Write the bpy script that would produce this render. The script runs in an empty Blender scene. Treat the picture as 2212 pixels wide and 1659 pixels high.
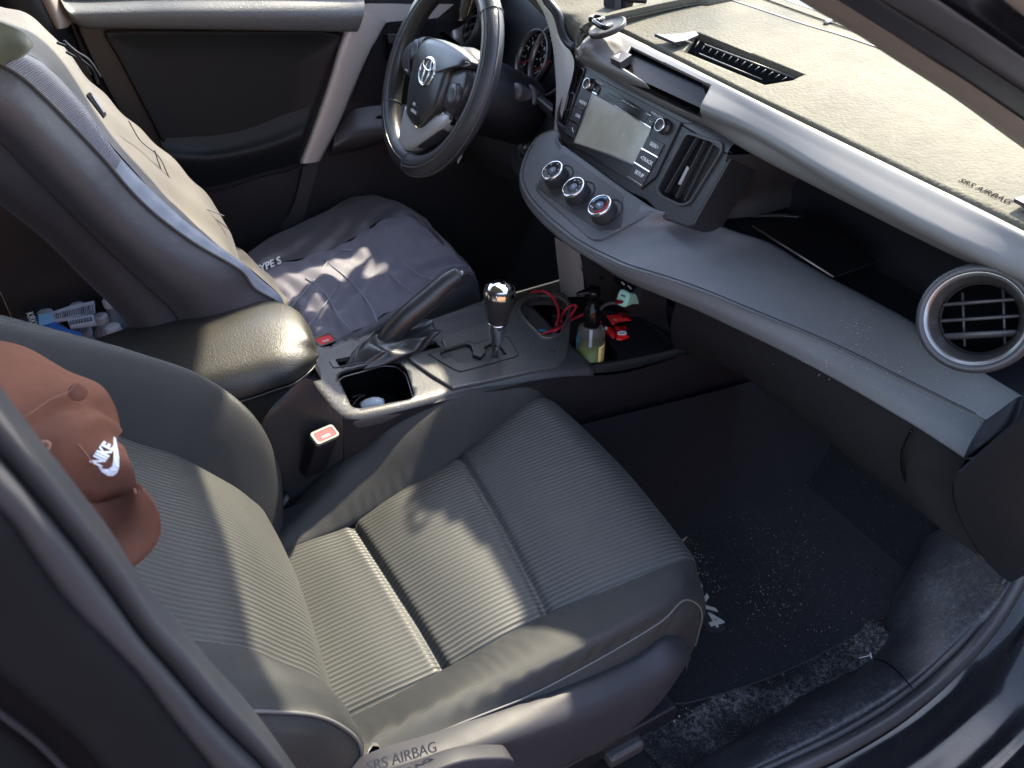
import bpy, bmesh, math, random
from mathutils import Vector, Matrix
random.seed(7)
R = math.radians
scn = bpy.context.scene
# ---------------------------------------------------------------- camera, sky, sun, exposure
CAM = Vector((-.104, -1.117, 1.373)); YAW, PITCH, ROLL = R(60.92), R(38.36), R(.7); FPX = 1753.0
fw = Vector((math.cos(YAW)*math.cos(PITCH), math.sin(YAW)*math.cos(PITCH), -math.sin(PITCH)))
r0 = fw.cross(Vector((0, 0, 1))).normalized(); u0 = r0.cross(fw)
rt = math.cos(ROLL)*r0 + math.sin(ROLL)*u0; up = -math.sin(ROLL)*r0 + math.cos(ROLL)*u0
cd = bpy.data.cameras.new('camera'); cam = bpy.data.objects.new('camera', cd); scn.collection.objects.link(cam)
cam.matrix_world = Matrix(((rt.x, up.x, -fw.x, CAM.x), (rt.y, up.y, -fw.y, CAM.y), (rt.z, up.z, -fw.z, CAM.z), (0, 0, 0, 1)))
cd.sensor_width = 36; cd.lens = 36*FPX/2212; cd.clip_start = .05; cd.clip_end = 500
cd.dof.use_dof = True; cd.dof.focus_distance = 1.15; cd.dof.aperture_fstop = cd.lens/1000/.0035
scn.camera = cam
SUN_AZ, SUN_EL = R(35), R(41)
wd = bpy.data.worlds.new('World'); scn.world = wd; wd.use_nodes = True
nt = wd.node_tree; bg = nt.nodes['Background']; sk = nt.nodes.new('ShaderNodeTexSky'); sk.sky_type = 'NISHITA'
sk.sun_disc = False; sk.sun_elevation = SUN_EL; sk.sun_rotation = R(90) - SUN_AZ
hs = nt.nodes.new('ShaderNodeHueSaturation'); hs.inputs['Saturation'].default_value = .8
nt.links.new(sk.outputs[0], hs.inputs['Color']); nt.links.new(hs.outputs[0], bg.inputs[0]); bg.inputs[1].default_value = .15
sd = bpy.data.lights.new('sun', 'SUN'); sun = bpy.data.objects.new('sun', sd); scn.collection.objects.link(sun)
sdir = Vector((math.cos(SUN_EL)*math.cos(SUN_AZ), math.cos(SUN_EL)*math.sin(SUN_AZ), math.sin(SUN_EL)))
sun.rotation_euler = sdir.to_track_quat('Z', 'Y').to_euler(); sun.location = (0, 0, 4)
sd.energy = 3.1; sd.angle = R(1.1); sd.color = (1, .89, .68)
scn.view_settings.view_transform = 'Standard'; scn.view_settings.look = 'None'
scn.view_settings.exposure = 2.85; scn.view_settings.gamma = 1

# ---------------------------------------------------------------- measuring helpers
ZN = {'0': (0, 0, 1), '1': (0, 0, .35156), '2': (734.5, 0, .35156), '3': (1434.4, 0, .35156), '4': (0, 518.4, .35156),
      '5': (734.5, 518.4, .35156), '6': (1434.4, 518.4, .35156), '7': (0, 1075.8, .35156), '8': (734.5, 1075.8, .35156),
      '9': (1434.4, 1075.8, .35156), 'A': (1166.5, 103.7, .15625), 'B': (820.9, 0, .15625), 'C': (1123.3, 553, .15625),
      'D': (820.9, 172.8, .15625), 'E': (1140.6, 293.8, .15625), 'F': (691.3, 587.6, .1953), 'G': (1192.4, 0, .15625)}
def V(*a): return Vector(a)
def ray(z, a, b):
    o = ZN[z]; u = o[0]+a*o[2]; v = o[1]+b*o[2]
    return rt*((u-1106)/FPX) + up*(-(v-829.5)/FPX) + fw
def w(z, a, b, x=None, y=None, Z=None):
    d = ray(z, a, b)
    t = (x-CAM.x)/d.x if x is not None else (y-CAM.y)/d.y if y is not None else (Z-CAM.z)/d.z
    return CAM + d*t
def ws(z, pts, **k): return [w(z, a, b, **k) for a, b in pts]
class Plane:                                            # a measured flat face: origin, normal, in-plane axes
    def __init__(s, p0, n, right):
        s.p = Vector(p0); s.n = Vector(n).normalized(); s.e1 = (Vector(right)-s.n*Vector(right).dot(s.n)).normalized()
        s.e2 = s.n.cross(s.e1)
    def at(s, z, a, b, h=0):
        d = ray(z, a, b); p = s.p+s.n*h; return CAM + d*((p-CAM).dot(s.n)/d.dot(s.n))
    def loc(s, P): q = P-s.p; return (q.dot(s.e1), q.dot(s.e2))
    def W(s, a, b, h=0): return s.p+s.e1*a+s.e2*b+s.n*h

# ---------------------------------------------------------------- object helpers
def link(o): scn.collection.objects.link(o); return o
def props(o, label=None, cat=None, group=None, kind=None):
    for k, v in (('label', label), ('category', cat), ('group', group), ('kind', kind)):
        if v: o[k] = v
    return o
def thing(name, label, cat, loc=(0, 0, 0), group=None):
    o = link(bpy.data.objects.new(name, None)); o.location = loc; o.empty_display_size = .05
    return props(o, label, cat, group)
def base(o):
    b = Vector((0, 0, 0))
    while o is not None: b = b+Vector(o.location); o = o.parent
    return b
def mesh(name, vs, fs, m, parent=None, uvs=None, smooth=True, solid=None, bevel=None, sub=0, off=-1, auto=None):
    me = bpy.data.meshes.new(name); b = base(parent) if parent else Vector((0, 0, 0))
    if not parent:
        b = sum((Vector(v) for v in vs), Vector((0, 0, 0)))/len(vs)
    me.from_pydata([tuple(Vector(v)-b) for v in vs], [], [list(f) for f in fs])
    if uvs:
        ul = me.uv_layers.new(name='UVMap')
        for l in me.loops: ul.data[l.index].uv = uvs[l.vertex_index]
    bm = bmesh.new(); bm.from_mesh(me)
    if not uvs: bmesh.ops.remove_doubles(bm, verts=bm.verts, dist=1e-6)
    bm.to_mesh(me); bm.free()
    o = bpy.data.objects.new(name, me); link(o)
    if parent: o.parent = parent
    else: o.location = b
    me.materials.append(m)
    for p in me.polygons: p.use_smooth = smooth
    if solid:
        s = o.modifiers.new('solid', 'SOLIDIFY'); s.thickness = solid; s.offset = off; s.use_even_offset = False
    if bevel:
        s = o.modifiers.new('bevel', 'BEVEL'); s.width = bevel; s.segments = 3; s.limit_method = 'ANGLE'; s.angle_limit = R(35)
        s.harden_normals = False
    if sub:
        s = o.modifiers.new('sub', 'SUBSURF'); s.levels = sub; s.render_levels = sub
    return o
def cat(pts, n, closed=False):                          # Catmull-Rom, resampled evenly by arc length
    P = [Vector(p) for p in pts]
    if len(P) == 2: return [P[0].lerp(P[1], i/(n-1)) for i in range(n)]
    N = len(P); g = []
    for i in range(N if closed else N-1):
        if closed: a, b, c, d = P[i-1], P[i], P[(i+1) % N], P[(i+2) % N]
        else:
            b, c = P[i], P[i+1]; a = P[i-1] if i else b*2-c; d = P[i+2] if i+2 < N else c*2-b
        for k in range(14):
            t = k/14
            g.append(.5*((2*b)+(c-a)*t+(2*a-5*b+4*c-d)*t*t+(3*b-a-3*c+d)*t**3))
    g.append(P[0] if closed else P[-1])
    L = [0]
    for i in range(1, len(g)): L.append(L[-1]+(g[i]-g[i-1]).length)
    out = []; j = 0; M_ = n+1 if closed else n
    for i in range(M_):
        s = L[-1]*i/(M_-1)
        while j < len(L)-2 and L[j+1] < s: j += 1
        t = (s-L[j])/max(L[j+1]-L[j], 1e-9); out.append(g[j].lerp(g[j+1], min(max(t, 0), 1)))
    return out[:-1] if closed else out
def loft(name, curves, m, parent=None, nu=40, nv=40, solid=None, fn=None, closed=False, capends=False, **k):
    """surface through guide curves; uv in metres: u along the curves, v across them"""
    C_ = [cat(c, nu, closed) for c in curves]
    G = [cat([c[i] for c in C_], nv) for i in range(nu)]
    if fn:
        for i in range(nu):
            for j in range(nv):
                i0, i1 = max(i-1, 0), min(i+1, nu-1); j0, j1 = max(j-1, 0), min(j+1, nv-1)
        H = [[None]*nv for _ in range(nu)]
        for i in range(nu):
            for j in range(nv):
                i0, i1 = max(i-1, 0), min(i+1, nu-1); j0, j1 = max(j-1, 0), min(j+1, nv-1)
                n = (G[i1][j]-G[i0][j]).cross(G[i][j1]-G[i][j0]); n = n.normalized() if n.length > 1e-12 else V(0, 0, 1)
                H[i][j] = G[i][j]+n*fn(i/(nu-1), j/(nv-1), G[i][j])
        G = H
    vs = []; uv = []
    mid = nv//2; U = [0]
    for i in range(1, nu): U.append(U[-1]+(G[i][mid]-G[i-1][mid]).length)
    for i in range(nu):
        vv = 0
        for j in range(nv):
            if j: vv += (G[i][j]-G[i][j-1]).length
            vs.append(G[i][j]); uv.append((U[i], vv))
    fs = [(i*nv+j, (i+1)*nv+j, (i+1)*nv+j+1, i*nv+j+1) for i in range(nu-1) for j in range(nv-1)]
    if closed: fs += [((nu-1)*nv+j, j, j+1, (nu-1)*nv+j+1) for j in range(nv-1)]
    if capends:
        fs.append([i*nv for i in range(nu)]); fs.append([i*nv+nv-1 for i in range(nu)][::-1])
    return mesh(name, vs, fs, m, parent, uvs=uv, solid=solid, **k)
def rings(name, R_, m, parent=None, cap=True, **k):     # closed rings lofted linearly
    n = len(R_[0]); vs = [p for r in R_ for p in r]; fs = []
    for i in range(len(R_)-1):
        for j in range(n): fs.append((i*n+j, i*n+(j+1) % n, (i+1)*n+(j+1) % n, (i+1)*n+j))
    if cap: fs.append(list(range(n))[::-1]); fs.append([len(vs)-n+i for i in range(n)])
    return mesh(name, vs, fs, m, parent, **k)
def basis(n):
    n = Vector(n).normalized(); a = V(0, 0, 1) if abs(n.z) < .9 else V(1, 0, 0)
    e1 = a.cross(n).normalized(); return e1, n.cross(e1), n
def tube(name, pts, r, m, parent=None, n=12, seg=40, taper=None, flat=1.0, smoothpath=True, **k):
    P = cat(pts, seg) if smoothpath else [Vector(p) for p in pts]
    e = None; R_ = []
    for i, p in enumerate(P):
        t = (P[min(i+1, len(P)-1)]-P[max(i-1, 0)]).normalized()
        if e is None: e = basis(t)[0]
        e = (e-t*e.dot(t)).normalized(); f = t.cross(e); rr = r*(taper(i/(len(P)-1)) if taper else 1)
        R_.append([p+e*(rr*math.cos(q*2*math.pi/n))+f*(rr*flat*math.sin(q*2*math.pi/n)) for q in range(n)])
    return rings(name, R_, m, parent, **k)
def revolve(name, p0, axis, prof, m, parent=None, n=48, cap=False, sx=1, **k):   # prof = [(radius, height)]
    e1, e2, ax = basis(axis)
    R_ = [[p0+ax*h+e1*(r*sx*math.cos(q*2*math.pi/n))+e2*(r*math.sin(q*2*math.pi/n)) for q in range(n)] for r, h in prof]
    return rings(name, R_, m, parent, cap=cap, **k)
def slab(name, pl, pts, h0, h1, m, parent=None, bevel=None, holes=None, smooth=False, inset=0, **k):
    """pts: 3D points on plane pl -> extruded between heights h0 and h1 along its normal"""
    L = [pl.loc(p) for p in pts]
    A = sum(L[i][0]*L[(i+1) % len(L)][1]-L[(i+1) % len(L)][0]*L[i][1] for i in range(len(L)))
    if A < 0: L = L[::-1]
    n = len(L); vs = [pl.W(a, b, h0) for a, b in L]+[pl.W(a, b, h1) for a, b in L]
    fs = [list(range(n))[::-1], [n+i for i in range(n)]]+[(i, (i+1) % n, n+(i+1) % n, n+i) for i in range(n)]
    return mesh(name, vs, fs, m, parent, smooth=smooth, bevel=bevel, **k)
def rnd(pts, r=.3, n=5):                                # round the corners of a 3D polygon
    out = []; N = len(pts)
    for i in range(N):
        p, a, b = pts[i], pts[i-1], pts[(i+1) % N]
        A_ = p.lerp(a, r if r < .5 else .5) if r < 1 else p; 
        d1 = min((a-p).length*.48, r); d2 = min((b-p).length*.48, r)
        A_ = p+(a-p).normalized()*d1; B_ = p+(b-p).normalized()*d2
        for k in range(n+1):
            t = k/n; out.append(A_*(1-t)**2+p*(2*t*(1-t))+B_*t*t)
    return out
def box(name, c, sz, m, parent=None, bevel=None, ax=None):
    e1, e2, e3 = ax if ax else (V(1, 0, 0), V(0, 1, 0), V(0, 0, 1))
    c = Vector(c); vs = [c+e1*(sx*sz[0]/2)+e2*(sy*sz[1]/2)+e3*(s3*sz[2]/2) for sx in (-1, 1) for sy in (-1, 1) for s3 in (-1, 1)]
    fs = [(0, 1, 3, 2), (4, 6, 7, 5), (0, 4, 5, 1), (2, 3, 7, 6), (0, 2, 6, 4), (1, 5, 7, 3)]
    return mesh(name, vs, fs, m, parent, smooth=False, bevel=bevel)
def frame_ring(name, pl, outer, inner, h0, h1, m, parent=None, bevel=None):   # plate with one opening; same point counts
    n = len(outer)
    O = [pl.loc(p) for p in outer]; I = [pl.loc(p) for p in inner]
    vs = [pl.W(a, b, h1) for a, b in O]+[pl.W(a, b, h1) for a, b in I]+[pl.W(a, b, h0) for a, b in I]+[pl.W(a, b, h0) for a, b in O]
    fs = []
    for i in range(n):
        j = (i+1) % n
        for k in range(4): a, b = k*n, ((k+1) % 4)*n; fs.append((a+i, a+j, b+j, b+i))
    return mesh(name, vs, fs, m, parent, smooth=False, bevel=bevel)
def text(name, s, P, size, ex, ey, m, parent=None, depth=.0002, align='CENTER', shear=0, space=1, weight=0, sx=1):
    cu = bpy.data.curves.new(name, 'FONT'); cu.body = s; cu.size = size; cu.align_x = align; cu.align_y = 'CENTER'
    cu.extrude = depth; cu.shear = shear; cu.space_character = space; cu.offset = weight; cu.resolution_u = 4
    t = bpy.data.objects.new(name, cu); scn.collection.objects.link(t)
    me = bpy.data.meshes.new_from_object(t.evaluated_get(bpy.context.evaluated_depsgraph_get()))
    bpy.data.objects.remove(t); ex = Vector(ex).normalized(); ey = Vector(ey); ey = (ey-ex*ey.dot(ex)).normalized(); n = ex.cross(ey)
    b = base(parent) if parent else Vector((0, 0, 0))
    for v in me.vertices: v.co = P+ex*(v.co.x*sx)+ey*v.co.y+n*v.co.z-b
    me.materials.clear(); me.materials.append(m); me.name = name
    o = bpy.data.objects.new(name, me); link(o)
    if parent: o.parent = parent
    return o
def join(name, objs):                                   # several mesh pieces of one part -> one mesh
    bm = bmesh.new(); first = objs[0]; dg = bpy.context.evaluated_depsgraph_get(); dg.update(); mats = []
    for o in objs:
        me = o.evaluated_get(dg).to_mesh(); n0 = len(bm.faces); bm.from_mesh(me); bm.faces.ensure_lookup_table()
        mm = o.data.materials[0]
        if mm not in mats: mats.append(mm)
        for f in bm.faces[n0:]: f.material_index = mats.index(mm)
        o.evaluated_get(dg).to_mesh_clear()
    me = bpy.data.meshes.new(name); bm.to_mesh(me); bm.free()
    for mm in mats: me.materials.append(mm)
    r = bpy.data.objects.new(name, me); link(r); r.parent = first.parent; r.location = first.location
    for o in objs: bpy.data.objects.remove(o)
    return r

# ---------------------------------------------------------------- procedural materials
def mat(name, col, rough=.5, spec=.5, metal=0, bump=None, bs=.3, sc=1.0, var=.12, vsc=30, dust=0, dd=1, coat=0, sheen=0, trans=0,
        ior=1.45, emit=0, smear=0, uv=False, dsc=900, dcol=(.5, .5, .48)):
    m = bpy.data.materials.new(name); m.use_nodes = True; t = m.node_tree; N = t.nodes; L = t.links; b = N['Principled BSDF']
    b.inputs['Roughness'].default_value = rough; b.inputs['Specular IOR Level'].default_value = spec
    b.inputs['Metallic'].default_value = metal; b.inputs['Coat Weight'].default_value = coat; b.inputs['Coat Roughness'].default_value = .06
    b.inputs['Sheen Weight'].default_value = sheen; b.inputs['Sheen Roughness'].default_value = .4
    b.inputs['Transmission Weight'].default_value = trans; b.inputs['IOR'].default_value = ior
    col = tuple(col)+(1,)
    if emit: b.inputs['Emission Color'].default_value = col; b.inputs['Emission Strength'].default_value = emit
    tc = N.new('ShaderNodeTexCoord'); co = tc.outputs['UV' if uv else 'Object']
    def nz(s, det=3, r=.55, src=None):
        n = N.new('ShaderNodeTexNoise'); n.inputs['Scale'].default_value = s; n.inputs['Detail'].default_value = det
        n.inputs['Roughness'].default_value = r; L.new(src or co, n.inputs['Vector']); return n.outputs['Fac']
    def math_(op, a, c=0, cl=False):
        n = N.new('ShaderNodeMath'); n.operation = op; n.use_clamp = cl
        for i, q in enumerate((a, c)):
            if isinstance(q, (int, float)): n.inputs[i].default_value = q
            else: L.new(q, n.inputs[i])
        return n.outputs[0]
    def mixc(f, a, c):
        n = N.new('ShaderNodeMix'); n.data_type = 'RGBA'
        if isinstance(f, (int, float)): n.inputs[0].default_value = f
        else: L.new(f, n.inputs[0])
        for i, q in ((6, a), (7, c)):
            if isinstance(q, tuple): n.inputs[i].default_value = q
            else: L.new(q, n.inputs[i])
        return n.outputs[2]
    dark = tuple(c*(1-var) for c in col[:3])+(1,); lite = tuple(min(1, c*(1+var)) for c in col[:3])+(1,)
    cur = mixc(nz(vsc, 4, .6), dark, lite)
    h = None
    def sep():
        s = N.new('ShaderNodeSeparateXYZ'); L.new(co, s.inputs[0]); return s.outputs
    if bump == 'grain':                                 # moulded leather grain
        v = N.new('ShaderNodeTexVoronoi'); v.feature = 'SMOOTH_F1'; v.inputs['Scale'].default_value = 420*sc
        wv = N.new('ShaderNodeVectorMath'); wv.operation = 'ADD'; nn = N.new('ShaderNodeTexNoise'); nn.inputs['Scale'].default_value = 260*sc
        L.new(co, nn.inputs['Vector']); sc2 = N.new('ShaderNodeVectorMath'); sc2.operation = 'SCALE'; sc2.inputs['Scale'].default_value = .004/sc
        L.new(nn.outputs['Color'], sc2.inputs[0]); L.new(co, wv.inputs[0]); L.new(sc2.outputs[0], wv.inputs[1]); L.new(wv.outputs[0], v.inputs['Vector']); 
        h = math_('ADD', math_('MULTIPLY', v.outputs['Distance'], -1), math_('MULTIPLY', nz(160*sc, 3), .5)); dist = .0006*dd
    elif bump == 'fine': h = nz(1400*sc, 2); dist = .0003
    elif bump == 'carpet': h = math_('ADD', nz(900*sc, 3, .7), math_('MULTIPLY', nz(120*sc, 2), .7)); dist = .003
    elif bump == 'wrinkle': h = nz(25*sc, 3, .6); dist = .006
    elif bump == 'weave':                               # plain woven cloth
        s = sep(); k = 2*math.pi/(.0021/sc)
        a = math_('SINE', math_('MULTIPLY', s[0], k)); c = math_('SINE', math_('MULTIPLY', s[1], k))
        h = math_('MULTIPLY', a, c); dist = .0005
        cur = mixc(math_('MULTIPLY', math_('ADD', h, 1), .5, True), tuple(q*.55 for q in col[:3])+(1,), tuple(min(1, q*1.5) for q in col[:3])+(1,))
    elif bump == 'mesh':                                # sports mesh cloth
        s = sep(); k = 2*math.pi/(.005/sc)
        a = math_('SINE', math_('MULTIPLY', math_('ADD', s[0], s[1]), k)); c = math_('SINE', math_('MULTIPLY', math_('SUBTRACT', s[0], s[1]), k*.6))
        h = math_('MULTIPLY', a, c); dist = .0008
        cur = mixc(math_('MULTIPLY', math_('ADD', h, 1), .5, True), tuple(q*.8 for q in col[:3])+(1,), tuple(min(1, q*1.2) for q in col[:3])+(1,))
    elif bump == 'rib':                                 # corded upholstery: raised cords running along u with short stitches
        s = sep(); wob = math_('MULTIPLY', nz(9, 2), .004)
        cord = math_('SINE', math_('MULTIPLY', math_('ADD', s[1], wob), 2*math.pi/.0074))
        st = math_('SINE', math_('MULTIPLY', math_('ADD', s[0], math_('MULTIPLY', s[1], .7)), 2*math.pi/.0031))
        cc = math_('MULTIPLY', math_('ADD', cord, 1), .5, True)
        gap = math_('POWER', math_('SUBTRACT', 1, cc), 2.2)
        dash = math_('MULTIPLY', math_('POWER', cc, 3), math_('MULTIPLY', math_('ADD', st, 1), .5, True))
        h = math_('ADD', cc, math_('MULTIPLY', dash, .5)); dist = .0011
        cur = mixc(math_('MULTIPLY', gap, .55), cur, tuple(q*.3 for q in col[:3])+(1,))
        cur = mixc(math_('MULTIPLY', dash, .8), cur, tuple(min(1, q*2.3) for q in col[:3])+(1,))
    elif bump == 'knurl':
        s = sep(); h = math_('SINE', math_('MULTIPLY', s[0], 2*math.pi/.0016)); dist = .0005
    elif bump == 'twill':
        s = sep(); h = math_('ADD', math_('SINE', math_('MULTIPLY', math_('ADD', s[0], math_('ADD', s[1], s[2])), 2*math.pi/.0016)), nz(300, 2)); dist = .0005
    elif bump == 'hex':
        v = N.new('ShaderNodeTexVoronoi'); v.inputs['Scale'].default_value = 420*sc; v.inputs['Randomness'].default_value = .25
        L.new(co, v.inputs['Vector']); h = math_('MULTIPLY', v.outputs['Distance'], -1); dist = .001
    if dust:                                            # grains of dust lying on the surface
        v = N.new('ShaderNodeTexVoronoi'); v.inputs['Scale'].default_value = dsc; L.new(tc.outputs['Object'], v.inputs['Vector'])
        near = math_('LESS_THAN', v.outputs['Distance'], .16)
        cs = N.new('ShaderNodeSeparateColor'); L.new(v.outputs['Color'], cs.inputs[0])
        pick = math_('GREATER_THAN', cs.outputs[0], math_('SUBTRACT', 1, math_('MULTIPLY', nz(14, 3, .7, tc.outputs['Object']), dust)))
        cur = mixc(math_('MULTIPLY', near, pick), cur, tuple(dcol)+(1,))
    if smear:                                           # trodden-in pale dirt
        k1 = math_('MULTIPLY', math_('SUBTRACT', nz(7, 3, .6), .42), 6, True); k2 = math_('MULTIPLY', math_('SUBTRACT', nz(110, 6, .85), .47), 5, True)
        cur = mixc(math_('MULTIPLY', math_('MULTIPLY', k1, k2), smear, True), cur, (.34, .34, .35, 1))
    L.new(cur, b.inputs['Base Color'])
    rr = N.new('ShaderNodeMapRange'); rr.inputs[3].default_value = max(0, rough-.07); rr.inputs[4].default_value = min(1, rough+.07)
    L.new(nz(40, 4), rr.inputs[0])
    if not trans: L.new(rr.outputs[0], b.inputs['Roughness'])
    if h is not None:
        bp = N.new('ShaderNodeBump'); bp.inputs['Strength'].default_value = bs; bp.inputs['Distance'].default_value = dist
        L.new(h, bp.inputs['Height']); L.new(bp.outputs[0], b.inputs['Normal'])
    return m
M = {}
M['rib'] = mat('ribbed_seat_cloth', (.032, .033, .031), .52, .5, bump='rib', bs=.6, uv=True, sheen=.04, vsc=12)
M['weave'] = mat('woven_seat_cloth', (.011, .012, .0125), .44, .65, bump='weave', bs=.7, sc=.8, uv=True, sheen=.03, vsc=15, var=.2)
M['piping'] = mat('seam_thread', (.08, .08, .08), .6)
M['dash_top'] = mat('dash_top_grain', (.078, .073, .055), .72, .12, bump='grain', bs=.75, sc=.5, dd=2.2)
M['dash_soft'] = mat('soft_shelf_leather', (.105, .108, .115), .45, .5, bump='grain', bs=.3, sc=1.0, dust=.13, dsc=520)
M['armrest'] = mat('armrest_vinyl', (.022, .021, .018), .42, .5, bump='grain', bs=.6, sc=1.5, dd=1)
M['black_pl'] = mat('black_plastic', (.009, .009, .012), .42, .4, bump='fine', bs=.15)
M['grain_pl'] = mat('grained_plastic', (.018, .018, .0205), .38, .5, bump='grain', bs=.45, sc=.8)
M['dark_pl'] = mat('charcoal_plastic', (.036, .034, .037), .38, .5, bump='fine', bs=.2)
M['grey_pl'] = mat('grey_plastic', (.07, .072, .078), .38, .5, bump='fine', bs=.12, dust=.3, dsc=330)
M['gloss'] = mat('piano_black', (.004, .004, .005), .16, .25)
M['silver'] = mat('satin_silver_trim', (.15, .147, .142), .50, .5, metal=.25, bump='fine', bs=.04, var=.03)
M['silver_dk'] = mat('dark_silver_trim', (.20, .19, .19), .35, .5, metal=.8, var=.05)
M['chrome'] = mat('chrome', (.75, .74, .73), .09, .5, metal=1, var=.02)
M['leather'] = mat('black_leather', (.026, .026, .026), .33, .6, bump='grain', bs=.4)
M['perf'] = mat('perforated_leather', (.028, .03, .034), .32, .6, bump='hex', bs=.7)
M['carpet'] = mat('black_carpet', (.0055, .0055, .0085), .95, .15, var=.8, vsc=320, bump='carpet', bs=.8, dust=.10, dsc=420, dcol=(.45, .42, .36), sheen=.1)
M['carpet_dirty'] = mat('dusty_carpet', (.014, .014, .017), .95, .15, bump='carpet', bs=1, dust=.9, dsc=520, dcol=(.5, .48, .44), var=.85, vsc=16, smear=.55)
M['carpet2'] = mat('grey_carpet', (.013, .014, .018), .95, .15, var=.75, vsc=260, bump='carpet', bs=1, sc=.7)
M['cover_g'] = mat('grey_seat_cover', (.054, .049, .054), .44, .5, bump='wrinkle', bs=.3, sc=.8, sheen=.08)
M['cover_l'] = mat('light_cover_cloth', (.066, .060, .052), .7, .3, bump='fine', bs=.3, sheen=.3)
M['cover_m'] = mat('mesh_cover_cloth', (.105, .10, .13), .5, .4, bump='mesh', bs=.5, uv=True, sheen=.2)
M['cover_b'] = mat('pale_piping', (.20, .22, .26), .5, .4)
M['door_pad'] = mat('black_door_pad', (.008, .010, .012), .5, .3, bump='fine', bs=.2)
M['cap'] = mat('brown_twill', (.215, .095, .066), .95, .05, bump='twill', bs=1, var=.22, vsc=45)
M['cap_dk'] = mat('brown_thread', (.28, .14, .10), .8, .2)
M['white'] = mat('white_thread', (.75, .76, .80), .6, .3)
M['print'] = mat('white_print', (.7, .7, .7), .6, .3)
M['red'] = mat('red_button', (.50, .02, .025), .5, .2)
M['redcord'] = mat('red_braided_cord', (.40, .012, .03), .6, .4, bump='hex', bs=.8)
M['redwrap'] = mat('red_wrapper', (.62, .012, .015), .25, .6, bump='wrinkle', bs=.3, sc=5)
M['mint'] = mat('mint_plastic', (.35, .68, .56), .35, .5, var=.02)
M['cream'] = mat('beige_pillar_trim', (.24, .20, .175), .6, .35, bump='fine', bs=.3)
M['bplr'] = mat('door_seal_rubber', (.035, .034, .038), .38, .5, bump='fine', bs=.2)
M['paint'] = mat('black_car_paint', (.006, .006, .008), .12, .5, coat=0, var=.3, dust=.10, dsc=800)
M['screen'] = mat('glare_toned_screen', (.36, .35, .28), .25, .6, var=.4, vsc=22)  # base colour paled in place of reflected sky; the mottling is smudges
M['ground'] = mat('ground_paving', (.055, .048, .042), .9, .3, bump='carpet', bs=1, sc=.05, var=.5, vsc=8)
M['clear'] = mat('clear_plastic', (.93, .96, .92), .04, .5, trans=.97, ior=1.12, var=0)
M['soap'] = mat('green_soap', (.22, .27, .045), .1, .5, trans=.3, ior=1.34, var=0)
M['label_y'] = mat('yellow_label', (.75, .62, .22), .5, .4, var=.05)
M['teal'] = mat('teal_plastic', (.02, .16, .28), .4, .5)
M['slate'] = mat('slate_plastic', (.10, .12, .17), .4, .5)
M['blue'] = mat('blue_film', (.03, .12, .42), .25, .5, var=.4, vsc=50)
M['skyblue'] = mat('pale_blue_film', (.20, .42, .65), .3, .5)
M['wfilm'] = mat('white_film', (.42, .46, .55), .35, .5)
M['water'] = mat('clear_bottle', (.35, .42, .52), .12, .5, trans=.6, ior=1.2, var=.02)
M['wcap'] = mat('bottle_cap', (.35, .37, .42), .4, .5)
M['head'] = mat('headliner', (.45, .43, .40), .9, .2)
M['tag'] = mat('dark_tag', (.012, .012, .014), .6)
M['console'] = mat('console_grain', (.040, .040, .042), .42, .5, bump='grain', bs=.5, dust=.14, dsc=330)
M['console_g'] = mat('satin_grey_panel', (.075, .075, .073), .36, .55, metal=.3, bump='fine', bs=.06, dust=.45, dsc=300, var=.05)
M['ledge'] = mat('door_ledge_grain', (.085, .09, .09), .42, .5, bump='grain', bs=.7, sc=.8, dd=1.2)
M['belt'] = mat('belt_webbing', (.03, .03, .032), .7, .3, bump='fine', bs=.4)
M['sill'] = mat('scuffed_sill', (.018, .019, .024), .40, .5, bump='grain', bs=.35, sc=.7, dust=.3, dsc=520, var=.5, vsc=26, smear=.16)
M['bplr2'] = mat('grey_rubber_seal', (.036, .037, .043), .38, .5, var=.15, vsc=10)
M['bplr3'] = mat('pale_rubber_seal', (.085, .085, .10), .35, .5, var=.15, vsc=10)
M['cream_w'] = mat('white_trim', (.75, .74, .76), .5)
M['copper'] = mat('brassy_metal', (.5, .25, .14), .3, metal=1)
M['redplug'] = mat('red_metal_plug', (.22, .004, .008), .3, metal=.5)
M['cord_g'] = mat('grey_strain_relief', (.10, .11, .12), .5)
M['wcap2'] = mat('pale_grey_plastic', (.45, .52, .58), .35)
M['rubber'] = mat('black_rubber', (.018, .016, .016), .5, .4)
M['crumb'] = mat('pale_crumbs', (.48, .44, .36), .8)
M['brick'] = mat('brick_wall', (.30, .14, .08), .9, .2, var=.4, vsc=6)
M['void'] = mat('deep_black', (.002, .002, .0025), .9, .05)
M['silver_m'] = mat('vent_silver', (.24, .23, .225), .3, .5, metal=.85, var=.02)
M['smoke'] = mat('smoked_window', (.004, .004, .006), .25, .10)
M['shield'] = mat('seat_shield_plastic', (.020, .020, .025), .55, .35, bump='fine', bs=.25)
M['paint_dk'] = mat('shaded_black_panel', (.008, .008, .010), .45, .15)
M['leaf'] = mat('tree_leaves', (.06, .09, .03), .6, .3)
M['bark'] = mat('tree_bark', (.12, .09, .06), .9, .2, bump='carpet', bs=1, sc=.1)
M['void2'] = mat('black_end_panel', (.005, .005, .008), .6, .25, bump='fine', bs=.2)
M['silver_b'] = mat('bright_satin_trim', (.40, .385, .37), .42, .5, metal=.3, bump='fine', bs=.04, var=.03)
M['rimgrey'] = mat('buckle_grey', (.16, .16, .15), .5, .2)

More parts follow.
